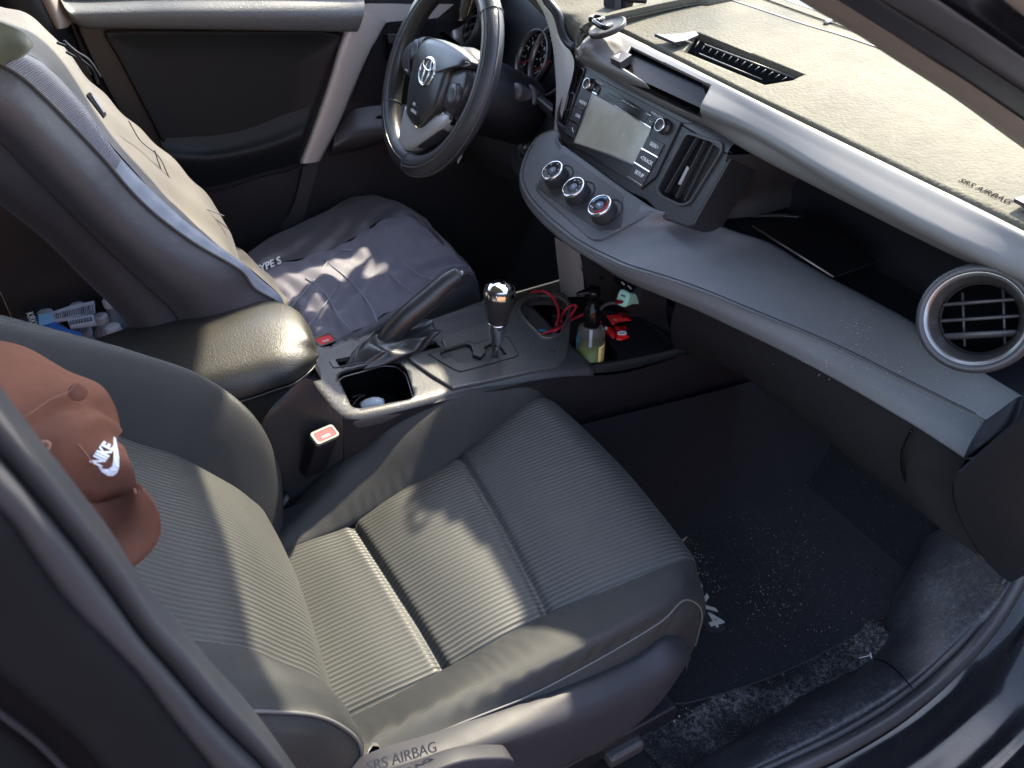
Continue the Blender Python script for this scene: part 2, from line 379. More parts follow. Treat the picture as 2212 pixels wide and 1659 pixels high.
# ================================================================ passenger seat
def g(x, s): return math.exp(-(x/s)**2)
def at(*P, **k): return [w('0', a, b, **{kk: v}) for a, b, kk, v in P]
seat = thing('passenger_seat', 'dark passenger seat nearest the camera with ribbed cloth centre panels and smooth woven bolsters', 'car seat', (.25, -.365, .1))
s_out = at((745, 1556, 'Z', .372), (835, 1513, 'Z', .378), (930, 1466, 'Z', .385), (1055, 1400, 'Z', .395), (1191, 1329, 'Z', .405), (1350, 1262, 'Z', .412), (1480, 1216, 'Z', .405)) + [V(.532, -.56, .37), V(.535, -.56, .27)]
s_in = at((560, 1215, 'Z', .375), (660, 1172, 'Z', .378), (734, 1139, 'Z', .382), (808, 1098, 'Z', .39), (905, 1040, 'Z', .40), (994, 979, 'Z', .412), (1080, 915, 'Z', .425), (1149, 868, 'Z', .437)) + [V(.515, -.14, .42), V(.535, -.15, .37), V(.54, -.15, .27)]
a_, b_ = cat(s_out, 40), cat(s_in, 40)
def mix(t, up_=.0, fx=.0): return [a_[i].lerp(b_[i], t)+V(fx*min(1, max(0, (i-24)/12)), 0, up_*math.sin(math.pi*min(1, i/36))) for i in range(40)]
ins = [a_, mix(.2, .008, .012), mix(.5, .012, .02), mix(.8, .008, .012), b_]
def pucker(u, v, p): return .0004*math.sin(u*190+3*math.sin(u*23))*g(v-.10, .06)+.0012*math.sin(u*13+v*5)*g(v-.35, .3)+.0008*math.sin(u*120)*g(v-.52, .05)
def insfn(u, v, p):
    s1, s2 = .112+(v-.5)*-.02, .297+(v-.5)*.03
    d = -.009*g(p.x-s1, .006)-.006*g(p.x-s2, .006) + .006*(1-g(p.x-s1, .05))*(1-g(p.x-s2, .05))
    if p.z < .37 and p.x > .5: d = 0
    e = min(v, 1-v)
    return d*1.2-.004*g(e, .02)
loft('cushion_insert', ins, M['rib'], seat, 150, 60, fn=insfn)
crest_o = at((770, 1592, 'Z', .425), (900, 1538, 'Z', .432), (1030, 1482, 'Z', .44), (1200, 1410, 'Z', .447), (1340, 1345, 'Z', .447), (1440, 1290, 'Z', .437), (1486, 1246, 'Z', .415)) + [V(.522, -.60, .36), V(.525, -.60, .27)]
stitch = at((770, 1650, 'y', -.628), (829, 1624, 'y', -.628), (930, 1588, 'y', -.632), (1033, 1547, 'y', -.634), (1130, 1508, 'y', -.634), (1227, 1459, 'y', -.632), (1340, 1396, 'y', -.628), (1430, 1340, 'y', -.622), (1478, 1296, 'y', -.608)) + [V(.505, -.61, .36), V(.51, -.61, .27)]
low_o = at((770, 1672, 'y', -.64), (840, 1648, 'y', -.642), (980, 1604, 'y', -.645), (1191, 1527, 'y', -.645), (1367, 1450, 'y', -.64), (1458, 1376, 'y', -.628)) + [V(.488, -.618, .30), V(.50, -.615, .26)]
loft('cushion_bolster', [[p-V(0, 0, .012) for p in s_out], [p+V(0, 0, .004) for p in s_out], crest_o, stitch, low_o, [p-V(0, 0, .05) for p in low_o]], M['weave'], seat, 160, 70, fn=pucker)
tube('bolster_seam', [p+V(0, -.001, .001) for p in stitch[1:]], .0016, M['piping'], seat, n=6, seg=90)
crest_i = at((590, 1140, 'y', -.12), (660, 1060, 'y', -.12), (720, 1000, 'y', -.12), (778, 962, 'y', -.12), (850, 908, 'y', -.12), (980, 850, 'y', -.12), (1086, 832, 'y', -.12), (1140, 838, 'y', -.12)) + [V(.53, -.115, .38), V(.535, -.12, .28)]
mid_i = [p.lerp(q, .5)+V(0, 0, .018) for p, q in zip(cat(s_in, 30), cat(crest_i, 30))]
loft('cushion_bolster', [[p-V(0, 0, .012) for p in s_in], [p+V(0, 0, .003) for p in s_in], mid_i, crest_i, [p+V(0, .03, -.05) for p in crest_i], [p+V(0, .03, -.16) for p in crest_i]], M['weave'], seat, 160, 60, fn=pucker)
for q_ in (s_out, s_in):
    tube('insert_stitching', [p+V(0, 0, .0005) for p in q_], .0013, M['tag'], seat, n=5, seg=120)
# plastic side shield, handle and its lettering
tr_t = at((760, 1680, 'y', -.65), (840, 1644, 'y', -.652), (980, 1600, 'y', -.655), (1191, 1521, 'y', -.655), (1367, 1443, 'y', -.65), (1440, 1392, 'y', -.642), (1468, 1372, 'y', -.625))
tr_m = [p+V(.006, -.026, -.03) for p in tr_t]
tr_b = at((900, 1990, 'y', -.665), (1100, 1800, 'y', -.668), (1216, 1659, 'y', -.67), (1297, 1624, 'y', -.67), (1385, 1557, 'y', -.668), (1440, 1495, 'y', -.655), (1466, 1415, 'y', -.635))
loft('side_shield', [[p+V(0, .02, -.004) for p in tr_t], tr_t, tr_m, tr_b, [p+V(0, .03, -.005) for p in tr_b]], M['shield'], seat, 70, 30)
hp = Plane(w('8', 760, 1620, y=-.69), (0, -1, .25), (1, 0, 0))
hd = [hp.at('8', *q) for q in ((300, 1740), (500, 1650), (750, 1565), (1000, 1552), (1045, 1575), (1030, 1620), (940, 1700), (700, 1800))]
slab('recline_handle', hp, cat(hd, 40, True), -.012, .012, M['shield'], seat, bevel=.006, smooth=True)
tp = w('8', 395, 1612, y=-.678)
text('airbag_lettering', 'SRS AIRBAG', tp+V(0, .004, 0), .016, w('8', 500, 1568, y=-.678)-w('8', 300, 1630, y=-.678), (0, .75, .6), M['shield'], seat, depth=.0006)
box('seat_foot', w('8', 1730, 1525, Z=.07), (.07, .04, .03), M['dark_pl'], seat, bevel=.008)
box('seat_rail', (.25, -.60, .09), (.5, .03, .04), M['black_pl'], seat, bevel=.004)
box('seat_rail', (.25, -.15, .09), (.5, .03, .04), M['black_pl'], seat, bevel=.004)
box('seat_pan', (.24, -.375, .24), (.46, .44, .14), M['black_pl'], seat, bevel=.02)
# backrest
b_in = at((592, 1230, 'y', -.21), (590, 1192, 'y', -.205), (576, 1114, 'y', -.205), (535, 1072, 'y', -.205), (492, 1042, 'y', -.205), (386, 986, 'y', -.205), (277, 951, 'y', -.205)) + [V(-.215, -.205, .735), V(-.275, -.205, .84), V(-.33, -.205, .95)]
b_out = [V(-.025, -.53, .36)] + at((700, 1482, 'y', -.53), (671, 1457, 'y', -.53), (615, 1434, 'y', -.53), (527, 1399, 'y', -.53), (386, 1378, 'y', -.53)) + [V(-.225, -.53, .735), V(-.28, -.53, .84), V(-.33, -.53, .95)]
ca, cb = cat(b_in, 40), cat(b_out, 40)
mm_ = [ca[i].lerp(cb[i], .5)+V(.012, 0, .004) for i in range(40)]
def bfn(u, v, p): return .006*g(min(v, 1-v), .03)
loft('backrest_insert', [ca, [ca[i].lerp(cb[i], .22)+V(.008, 0, 0) for i in range(40)], mm_, [ca[i].lerp(cb[i], .78)+V(.008, 0, 0) for i in range(40)], cb], M['rib'], seat, 110, 60)
bc = at((592, 1160, 'y', -.14), (594, 1110, 'y', -.14), (594, 1046, 'y', -.14), (588, 993, 'y', -.14), (562, 923, 'y', -.14), (510, 862, 'y', -.14), (422, 805, 'y', -.14), (299, 762, 'y', -.14), (176, 727, 'y', -.14), (0, 684, 'y', -.14)) + [V(-.33, -.14, .90), V(-.36, -.15, .98)]
bq, bs_ = cat(bc, 30), cat(b_in, 30)
bm_ = [bs_[i].lerp(bq[i], .55)+V(.018, 0, .016) for i in range(30)]
loft('backrest_bolster', [[p-V(.012, 0, .004) for p in b_in], b_in, bm_, bc, [p+V(-.05, .025, -.03) for p in bq], [p+V(-.13, .02, -.05) for p in bq]], M['weave'], seat, 110, 60)
po = at((778, 1680, 'y', -.63), (776, 1612, 'y', -.625), (738, 1571, 'y', -.625), (668, 1544, 'y', -.625), (531, 1537, 'y', -.625), (430, 1540, 'y', -.625)) + [V(-.23, -.625, .75), V(-.29, -.62, .86), V(-.34, -.61, .96)]
pm = at((782, 1650, 'y', -.59), (775, 1585, 'y', -.585), (735, 1515, 'y', -.58), (660, 1482, 'y', -.58), (540, 1462, 'y', -.58), (420, 1450, 'y', -.58)) + [V(-.20, -.58, .75), V(-.26, -.58, .86), V(-.32, -.58, .96)]
loft('backrest_bolster', [[p-V(.015, 0, .004) for p in b_out], b_out, pm, po, [p+V(-.05, -.02, -.03) for p in po], [p+V(-.14, .01, -.05) for p in po]], M['weave'], seat, 100, 60)
tube('bolster_piping', [p+V(.001, -.001, .001) for p in po], .002, M['piping'], seat, n=6, seg=70)
loft('backrest_shell', [[V(-.10, -.10, .34), V(-.16, -.10, .5), V(-.27, -.10, .68), V(-.40, -.1, .9), V(-.44, -.1, .98)], [V(-.13, -.37, .32), V(-.19, -.37, .5), V(-.31, -.37, .68), V(-.43, -.37, .9), V(-.47, -.37, .98)],
     [V(-.10, -.62, .34), V(-.16, -.62, .5), V(-.27, -.62, .68), V(-.40, -.62, .9), V(-.44, -.62, .98)]], M['black_pl'], seat, 20, 20)
loft('backrest_top', [[V(-.34, y, .955+.02*math.cos(3*(y+.365))), V(-.38, y, 1.0+.02*math.cos(3*(y+.365))), V(-.43, y, 1.0), V(-.45, y, .95)] for y in (-.12, -.25, -.365, -.48, -.62)], M['weave'], seat, 20, 30)
loft('recliner_sock', [at((785, 1680, 'y', -.60), (792, 1625, 'y', -.60), (812, 1596, 'y', -.60), (838, 1630, 'y', -.6)), at((785, 1720, 'y', -.625), (790, 1640, 'y', -.625), (815, 1610, 'y', -.625), (842, 1665, 'y', -.625))], M['cover_l'], seat, 20, 12)
tube('hinge_strap', at((606, 1130, 'y', -.13), (622, 1070, 'y', -.13), (605, 1095, 'y', -.14), (596, 1120, 'y', -.14)), .008, M['black_pl'], seat, n=8, seg=24, flat=.4)

def buckle(px, py, yv, name, label, wd_=.038, root=None):
    c = w('0', px, py, y=yv); f = V(.25, -.35, 1).normalized(); e = V(1, .25, 0); e = (e-f*e.dot(f)).normalized(); s = f.cross(e)
    box('buckle_body', c-f*.05, (wd_, .024, .10), M['black_pl'], root, bevel=.005, ax=(e, s, f))
    pl = Plane(c, f, e)
    o = rnd([pl.W(a, b) for a, b in ((-wd_/2, -.012), (wd_/2, -.012), (wd_/2, .012), (-wd_/2, .012))], .006)
    i = rnd([pl.W(a, b) for a, b in ((-wd_/2+.004, -.009), (wd_/2-.004, -.009), (wd_/2-.004, .008), (-wd_/2+.004, .008))], .004)
    frame_ring('buckle_rim', pl, o, i, -.004, .003, M['rimgrey'] if name else M['black_pl'], root)
    slab('press_button', pl, rnd([pl.W(a, b) for a, b in ((-wd_/2+.0035, -.0095), (wd_/2-.0035, -.0095), (wd_/2-.0035, .0085), (-wd_/2+.0035, .0085))], .004), -.004, .0022, M['red'], root, bevel=.001)
    text('press_lettering', 'PRESS', pl.W(0, -.0035, .0024), .006, e, pl.e2, M['print'], root)
bk = thing('seat_belt_buckle', 'red and grey seat belt buckle standing beside the passenger seat cushion', 'belt buckle', w('0', 700, 1010, y=-.15), group='seat belt buckles')
buckle(701, 940, -.150, True, '', .042, bk)
bk2 = thing('seat_belt_buckle', 'black seat belt buckle with a red button between the armrest and the driver seat', 'belt buckle', w('0', 702, 770, y=.13), group='seat belt buckles')
buckle(701, 735, .14, False, '', .04, bk2)

# ================================================================ driver seat with its fitted cover
dr = thing('driver_seat', 'driver seat in a grey and lilac fitted cover, its backrest lit by the sun', 'car seat', (.25, .37, .1))
NY = .15
rid = at((606, 690, 'y', NY), (600, 655, 'y', NY), (548, 622, 'y', NY), (517, 583, 'y', NY), (422, 527, 'y', NY), (341, 468, 'y', NY), (281, 411, 'y', NY), (225, 345, 'y', NY), (165, 281, 'y', NY), (90, 205, 'y', NY), (30, 155, 'y', NY), (-60, 110, 'y', NY), (-140, 80, 'y', NY))
ban = at((618, 672, 'y', NY+.02), (606, 640, 'y', NY+.02), (560, 600, 'y', NY+.02), (527, 570, 'y', NY+.02), (440, 508, 'y', NY+.025), (372, 452, 'y', NY+.03), (309, 392, 'y', NY+.03), (245, 322, 'y', NY+.035), (190, 240, 'y', NY+.045), (110, 150, 'y', NY+.055), (60, 118, 'y', NY+.055), (-30, 85, 'y', NY+.05), (-110, 60, 'y', NY+.05))
sil = at((640, 655, 'y', .36), (606, 632, 'y', .36), (560, 585, 'y', .36), (522, 572, 'y', .37), (506, 534, 'y', .38), (492, 492, 'y', .40), (467, 453, 'y', .41), (411, 397, 'y', .42), (376, 358, 'y', .42), (330, 316, 'y', .42), (274, 267, 'y', .42), (218, 211, 'y', .42), (180, 165, 'y', .42), (130, 105, 'y', .42), (84, 67, 'y', .42), (40, 50, 'y', .42), (-60, 20, 'y', .42))
a1, a2 = cat(ban, 40), cat(sil, 40)
md = [a1[i].lerp(a2[i], .5)+V(-.01, 0, -.012) for i in range(40)]
def wr(u, v, p): return .004*math.sin(38*p.z+9*v)*math.sin(17*v+21*p.x)*max(0, 1-abs(u-.35)*1.6)+.003*math.sin(60*u+12*v)*g(v-.8, .2)
loft('backrest_cover', [a1, [a1[i].lerp(a2[i], .2)+V(-.006, 0, -.004) for i in range(40)], md, a2, [p+V(-.02, .12, .0) for p in a2], [p+V(-.12, .16, -.04) for p in a2]], M['cover_l'], dr, 110, 80, fn=wr)
q1, q2 = cat(rid, 60), cat(ban, 60)
loft('side_band', [q1[:36], [q1[i].lerp(q2[i], .5)+V(.004, 0, .003) for i in range(36)], q2[:36]], M['cover_b'], dr, 70, 12, fn=lambda u, v, p: .0025*abs(math.sin(u*9*math.pi))*math.sin(v*math.pi))
loft('mesh_panel', [q1[35:], [q1[i].lerp(q2[i], .5)+V(.006, 0, .005) for i in range(35, 60)], q2[35:]], M['cover_m'], dr, 50, 16)
sm = at((400, 760, 'y', NY-.005), (380, 682, 'y', NY-.005), (316, 617, 'y', NY-.012), (211, 518, 'y', NY-.015), (105, 411, 'y', NY-.015), (0, 306, 'y', NY-.01), (-80, 240, 'y', NY-.01), (-160, 190, 'y', NY-.01))
re_ = at((340, 770, 'y', NY+.01), (302, 697, 'y', NY+.01), (211, 603, 'y', NY+.015), (126, 518, 'y', NY+.02), (0, 418, 'y', NY+.02), (-90, 360, 'y', NY+.02), (-200, 300, 'y', NY+.02))
r1, r2 = cat(rid, 40), cat(sm, 40)
loft('side_panel', [r1, [r1[i].lerp(r2[i], .35)+V(0, -.022, 0) for i in range(40)], [r1[i].lerp(r2[i], .7)+V(0, -.022, 0) for i in range(40)], r2, re_, [p+V(-.03, .1, -.02) for p in cat(re_, 20)], [p+V(-.03, .42, -.02) for p in cat(re_, 20)]], M['cover_g'], dr, 90, 80)
tube('cover_piping', [p+V(.001, -.003, .001) for p in rid], .0022, M['piping'], dr, n=6, seg=80)
tube('cover_seam', [p+V(0, -.004, 0) for p in cat(sm, 20)], .001, M['black_pl'], dr, n=5, seg=60)
for pts in (((274, 267), (300, 310), (340, 345), (366, 395), (410, 440), (480, 472)), ((330, 330), (345, 372), (372, 410), (425, 448), (490, 500))):
    tube('cover_seam', [w('0', a, b, y=.36+.03*0)+V(.004, 0, .004) for a, b in pts], .0011, M['piping'], dr, n=5, seg=40)
# head restraint stub, strap, zip tab
hc = at((35, 88, 'y', .25))[0]
loft('head_restraint_base', [at((-60, 30, 'y', .18), (0, 48, 'y', .18), (50, 70, 'y', .18), (72, 96, 'y', .18), (58, 118, 'y', .18)), at((-60, 60, 'y', .15), (0, 95, 'y', .15), (45, 100, 'y', .15), (60, 110, 'y', .15), (40, 130, 'y', .15)),
      at((-60, 90, 'y', .14), (0, 138, 'y', .14), (20, 135, 'y', .14), (35, 128, 'y', .14), (30, 132, 'y', .14))], mat('olive_cloth', (.10, .11, .075), .7, .3, bump='weave', uv=True, sheen=.3), dr, 30, 20)
for pts in (((110, 112), (140, 125), (165, 150), (190, 172), (200, 200)), ((125, 108), (150, 130), (180, 150), (205, 185)), ((130, 132), (160, 150), (185, 180))):
    tube('cover_strap', [w('0', a, b, y=.35)+V(.012, 0, .012) for a, b in pts], .004, M['tag'], dr, n=6, seg=24, flat=.5)
zp = Plane(w('1', 590, 640, y=.30)+V(.012, -.0, .012), (.5, -.6, .6), w('1', 650, 720, y=.30)-w('1', 530, 570, y=.30))
slab('zip_tab', zp, rnd([zp.at('1', *q) for q in ((528, 585), (550, 565), (655, 705), (638, 728))], .003), -.002, .002, M['tag'], dr, bevel=.0008)
slab('zip_tab', zp, [zp.at('1', *q) for q in ((560, 592), (568, 588), (640, 690), (633, 697))], .002, .003, M['print'], dr)
# cushion cover
far = at((530, 560, 'Z', .47), (541, 541, 'Z', .47), (598, 506, 'Z', .47), (668, 475, 'Z', .475), (734, 438, 'Z', .475), (770, 426, 'Z', .475), (805, 424, 'Z', .475), (850, 436, 'Z', .475), (893, 457, 'Z', .472), (931, 492, 'Z', .47), (980, 546, 'Z', .46), (1012, 582, 'Z', .44), (1030, 612, 'Z', .40), (1040, 650, 'Z', .33))
pf = at((565, 585, 'Z', .47), (600, 568, 'Z', .47), (650, 560, 'Z', .472), (734, 531, 'Z', .475), (780, 503, 'Z', .477), (829, 474, 'Z', .477), (886, 471, 'Z', .475), (917, 492, 'Z', .473), (959, 530, 'Z', .468), (1000, 570, 'Z', .452), (1022, 595, 'Z', .43), (1034, 640, 'Z', .36), (1040, 670, 'Z', .31))
pn = at((585, 690, 'Z', .45), (640, 735, 'Z', .455), (690, 748, 'Z', .46), (735, 729, 'Z', .462), (790, 705, 'Z', .464), (845, 672, 'Z', .466), (903, 641, 'Z', .466), (960, 612, 'Z', .462), (1000, 594, 'Z', .452), (1022, 600, 'Z', .43), (1033, 640, 'Z', .36), (1040, 680, 'Z', .30))
c1, c2, c3 = cat(far, 40), cat(pf, 40), cat(pn, 40)
loft('cushion_cover', [[p+V(0, .05, -.16) for p in c1], [p+V(0, .03, -.06) for p in c1], c1, [c1[i].lerp(c2[i], .5)+V(0, 0, .01) for i in range(40)], c2], M['cover_g'], dr, 90, 50, fn=lambda u, v, p: .003*math.sin(40*u+10*v)*math.sin(23*v))
def wr2(u, v, p): return .0055*math.sin(28*u+8*v+2*math.sin(9*v))*math.sin(6*v+11*u)*(.4+.6*math.sin(math.pi*v))+.003*math.sin(70*u-25*v)*g(u-.3, .25)
loft('cushion_mesh', [c2, [c2[i].lerp(c3[i], .3)+V(0, 0, .012) for i in range(40)], [c2[i].lerp(c3[i], .65)+V(0, 0, .010) for i in range(40)], c3], M['cover_m'], dr, 120, 70, fn=wr2)
loft('cushion_side', [c3, [p+V(.0, -.014, -.012) for p in c3], [p+V(.0, -.024, -.05) for p in c3], [p+V(0, -.02, -.2) for p in c3]], M['cover_g'], dr, 80, 30)
for pts in (((660, 600), (700, 630), (730, 680), (760, 715)), ((735, 540), (800, 545), (850, 600), (905, 640)), ((700, 560), (760, 610), (800, 660), (815, 695)), ((829, 476), (850, 540), (900, 590), (960, 610)),
            ((605, 690), (640, 650), (690, 590), (720, 545)), ((640, 735), (700, 660), (740, 600))):
    tube('cover_seam', [w('0', a, b, Z=.4805) for a, b in pts], .0012, M['cover_b'], dr, n=5, seg=40)
tgp = Plane(w('4', 1640, 155, Z=.475)+V(0, -.02, .0), (0, -.75, .65), w('4', 1710, 125, Z=.47)-w('4', 1570, 180, Z=.47))
slab('brand_tag', tgp, [tgp.at('4', *q) for q in ((1560, 165), (1690, 120), (1712, 145), (1585, 198))], -.001, .001, M['tag'], dr)
text('tag_lettering', 'TYPE S', tgp.at('4', 1640, 160, .0013), .021, tgp.e1, tgp.e2, M['print'], dr, shear=.3, weight=.0005)
for k in range(7):
    a = 548+k*6+random.uniform(-4, 4); tube('loose_thread', [w('0', a, 556+random.uniform(-6, 6), Z=.47), w('0', a+random.uniform(-8, 8), 548, Z=.475), w('0', a+random.uniform(-10, 12), 540+random.uniform(-4, 8), Z=.48)], .0006, M['tag'], dr, n=4, seg=8)
box('seat_base', (.25, .38, .22), (.5, .42, .26), M['black_pl'], dr, bevel=.02)

# ================================================================ boolean helper for pockets
def cut(o, cutters):
    for c in cutters:
        md_ = o.modifiers.new('cut', 'BOOLEAN'); md_.object = c; md_.operation = 'DIFFERENCE'; md_.solver = 'EXACT'
    dg = bpy.context.evaluated_depsgraph_get(); dg.update()
    me = bpy.data.meshes.new_from_object(o.evaluated_get(dg)); o.modifiers.clear(); o.data = me
    for c in cutters: bpy.data.objects.remove(c)
    return o
def prism(pts, n, h0, h1):
    n = Vector(n).normalized(); k = len(pts); vs = [Vector(p)+n*h0 for p in pts]+[Vector(p)+n*h1 for p in pts]
    fs = [list(range(k))[::-1], [k+i for i in range(k)]]+[(i, (i+1) % k, k+(i+1) % k, k+i) for i in range(k)]
    o = mesh('cutter', vs, fs, M['black_pl'], smooth=False); bm = bmesh.new(); bm.from_mesh(o.data)
    bmesh.ops.recalc_face_normals(bm, faces=bm.faces); bm.to_mesh(o.data); bm.free(); return o

# ================================================================ dashboard
dash = thing('dashboard', 'black and silver dashboard spanning the cabin with a sunlit grained top and round air vents', 'dashboard', (1.0, 0, .6))
# top pad with the arch over the gauges
near = at((1075, -45, 'x', .76), (1125, -40, 'x', .76), (1155, -15, 'x', .762), (1180, 12, 'x', .765), (1200, 42, 'x', .768), (1220, 76, 'x', .77), (1238, 100, 'x', .773), (1252, 84, 'Z', .958), (1275, 66, 'Z', .962), (1305, 55, 'Z', .965), (1336, 63, 'Z', .966), (1434, 112, 'Z', .966), (1600, 196, 'Z', .966), (1800, 294, 'Z', .966), (2000, 394, 'Z', .966), (2212, 494, 'Z', .966), (2330, 555, 'Z', .964), (2400, 600, 'Z', .955))
near = [V(.74, .66, .90), V(.745, .60, .985)] + near
nc = cat(near, 90)
def rel(dx, z, f=1): return [V(min(p.x+dx, 1.5), p.y*f, z+.35*max(0, p.z-.966)) for p in nc]
top = loft('dash_top', [[p+V(.006, 0, -.03) for p in nc], nc, rel(.02, .972), rel(.12, .982), rel(.26, .988), rel(.40, .984)], M['dash_top'], dash, 200, 70)
cs = ws('3', ((200, 195), (866, 462), (790, 488), (625, 497), (128, 288), (150, 262)), Z=.980)
sm_ = top.modifiers.new('solid', 'SOLIDIFY'); sm_.thickness = .012; sm_.offset = -1
top = cut(top, [prism(cs, (0, 0, 1), -.05, .05)])
slotL = ws('G', ((1415, 468), (1560, 478), (1800, 462), (1985, 432), (2030, 480), (1850, 560), (1690, 584)), Z=.9835)
hp_ = Plane(V(1, -.1, .983), (0, 0, 1), (0, -1, 0))
slab('vent_lip', hp_, slotL, -.004, .001, M['shield'], dash, bevel=.001)
text('warning_print', 'AIRBAG', w('G', 1885, 572, Z=.985), .006, V(0, -1, 0), V(1, 0, 0), M['tag'], dash)
slab('vent_tray', hp_, [p+(p-V(.95, -.1, .98))*.0 for p in ws('3', ((190, 185), (890, 458), (640, 512), (108, 292)), Z=.980)], -.050, -.045, M['black_pl'], dash)
v0, v1 = w('3', 250, 275, Z=.972), w('3', 800, 480, Z=.972)
tube('vent_rib', [v0, v1], .0016, M['dark_pl'], dash, n=6, seg=2)
tube('vent_rib', [w('3', 215, 330, Z=.972), w('3', 600, 490, Z=.972)], .0012, M['black_pl'], dash, n=6, seg=2)
lv = [(w('3', 235+i*43, 225+i*17.5, Z=.970), w('3', 190+i*41, 292+i*15.5, Z=.970)) for i in range(14)]
for a, b in lv: tube('vent_fin', [a, b], .0011, M['black_pl'], dash, n=6, seg=2)
def flat_at(z, x): return .972+.010*min(1, max(0, (x-.86)/.1))
tube('defroster_seam', ws('3', ((300, -40), (410, 0), (560, 50), (860, 150), (1080, 215), (1330, 300), (1480, 365), (1640, 430)), Z=.988), .0035, M['dark_pl'], dash, n=6, seg=40, flat=.5)
tube('defroster_seam', ws('3', ((560, -30), (640, 0), (860, 80), (1060, 150), (1300, 235), (1500, 320)), Z=.989), .0025, M['dash_top'], dash, n=6, seg=40, flat=.6)
slab('windshield_gap', hp_, ws('3', ((730, -10), (900, -10), (1060, 90), (1000, 85)), Z=.987), -.002, .003, M['gloss'], dash)
tube('pad_edge_clip', ws('3', ((990, 142), (1020, 130), (1052, 122)), Z=.990), .004, M['silver_dk'], dash, n=6, seg=8)
text('airbag_print', 'SRS AIRBAG', w('3', 1965, 1192, Z=.970)+V(0, 0, .004), .013, w('3', 2080, 1242, Z=.97)-w('3', 1860, 1142, Z=.97), V(1, 0, .1), M['void'], dash, depth=.0001)
tube('dash_emblem', [w('3', 2235+30*math.cos(q*.4), 1075+36*math.sin(q*.4), Z=.974) for q in range(16)], .0012, M['dark_pl'], dash, n=5, seg=40)
slab('side_vent_lip', hp_, ws('3', ((2130, 1268), (2212, 1245), (2330, 1290), (2330, 1330), (2212, 1310)), Z=.974), -.004, .001, M['dark_pl'], dash, bevel=.001)
# silver trim strip
su = at((1249, 104, 'Z', .955), (1273, 83, 'Z', .96), (1301, 71, 'Z', .962), (1327, 71, 'Z', .962), (1395, 103, 'Z', .962), (1538, 175, 'Z', .962), (1751, 281, 'Z', .962), (2000, 402, 'Z', .962), (2212, 509, 'Z', .962), (2330, 570, 'Z', .96), (2390, 602, 'Z', .955))
sl = at((1250, 110, 'Z', .940), (1285, 127, 'Z', .938), (1330, 147, 'Z', .938), (1411, 183, 'Z', .938), (1505, 226, 'Z', .938), (1624, 280, 'Z', .938), (1814, 388, 'Z', .938), (2032, 503, 'Z', .938), (2212, 585, 'Z', .938), (2320, 640, 'Z', .938), (2380, 672, 'Z', .938))
sb = at((1247, 117, 'Z', .915), (1275, 140, 'Z', .912), (1330, 168, 'Z', .908), (1434, 224, 'Z', .906), (1530, 268, 'Z', .906), (1624, 325, 'Z', .906), (1786, 408, 'Z', .906), (2060, 542, 'Z', .906), (2212, 606, 'Z', .906), (2320, 660, 'Z', .906), (2380, 692, 'Z', .906))
A_, B_, C_ = cat(su, 40), cat(sl, 40), cat(sb, 40)
strip = loft('silver_strip', [[p+V(.004, 0, -.016) for p in A_], A_, [A_[i].lerp(B_[i], .5)+V(0, 0, .0012) for i in range(40)], [A_[i].lerp(B_[i], .93)+V(0, 0, .0006) for i in range(40)], [A_[i].lerp(B_[i], .985) for i in range(40)],
     [B_[i]+V(0, 0, -.0035) for i in range(40)], [B_[i]+V(.003, 0, -.009) for i in range(40)], C_, [p+V(.05, 0, .004) for p in C_]], M['silver'], dash, 160, 50)
sm_ = strip.modifiers.new('solid', 'SOLIDIFY'); sm_.thickness = .004; sm_.offset = -1
slot = ws('G', ((1105, 752), (2205, 1296), (2000, 1440), (930, 880)), Z=.947)
nS = V(-.25, 0, 1)
strip = cut(strip, [prism(rnd(slot, .003), nS, -.03, .03)])
SP = Plane(w('G', 1500, 1050, Z=.934), nS, (0, -1, 0))
slab('display_backing', SP, [SP.at('G', *q) for q in ((1060, 735), (2240, 1300), (2010, 1470), (880, 880))], -.012, -.010, M['gloss'], dash)
loft('display_window', [[A_[i].lerp(B_[i], t)+V(0, 0, -.0045) for i in range(4, 15)] for t in (.12, .5, .95)], M['smoke'], dash, 30, 8)
text('passenger_print', 'PASSENGER', w('G', 1876, 1178, Z=.9465), .006, SP.e1, SP.e2, M['print'], dash)
HB = Plane(w('G', 950, 780, Z=.955), nS, (0, -1, 0))
slab('hazard_button', HB, rnd([HB.at('G', *q) for q in ((955, 692), (1105, 758), (940, 872), (800, 800))], .003), -.014, .001, M['dark_pl'], dash, bevel=.0012)
tri = [HB.at('G', *q) for q in ((858, 788), (945, 745), (912, 812))]
slab('hazard_mark', HB, tri, .001, .0014, M['print'], dash)
# body of the dash behind everything
loft('dash_core', [[V(.84, y, .955), V(.90, y, .93), V(.96, y, .80), V(.96, y, .70), V(.93, y, .42), V(1.02, y, .36)] for y in (.72, .3, 0, -.3, -.72)], M['black_pl'], dash, 20, 20)
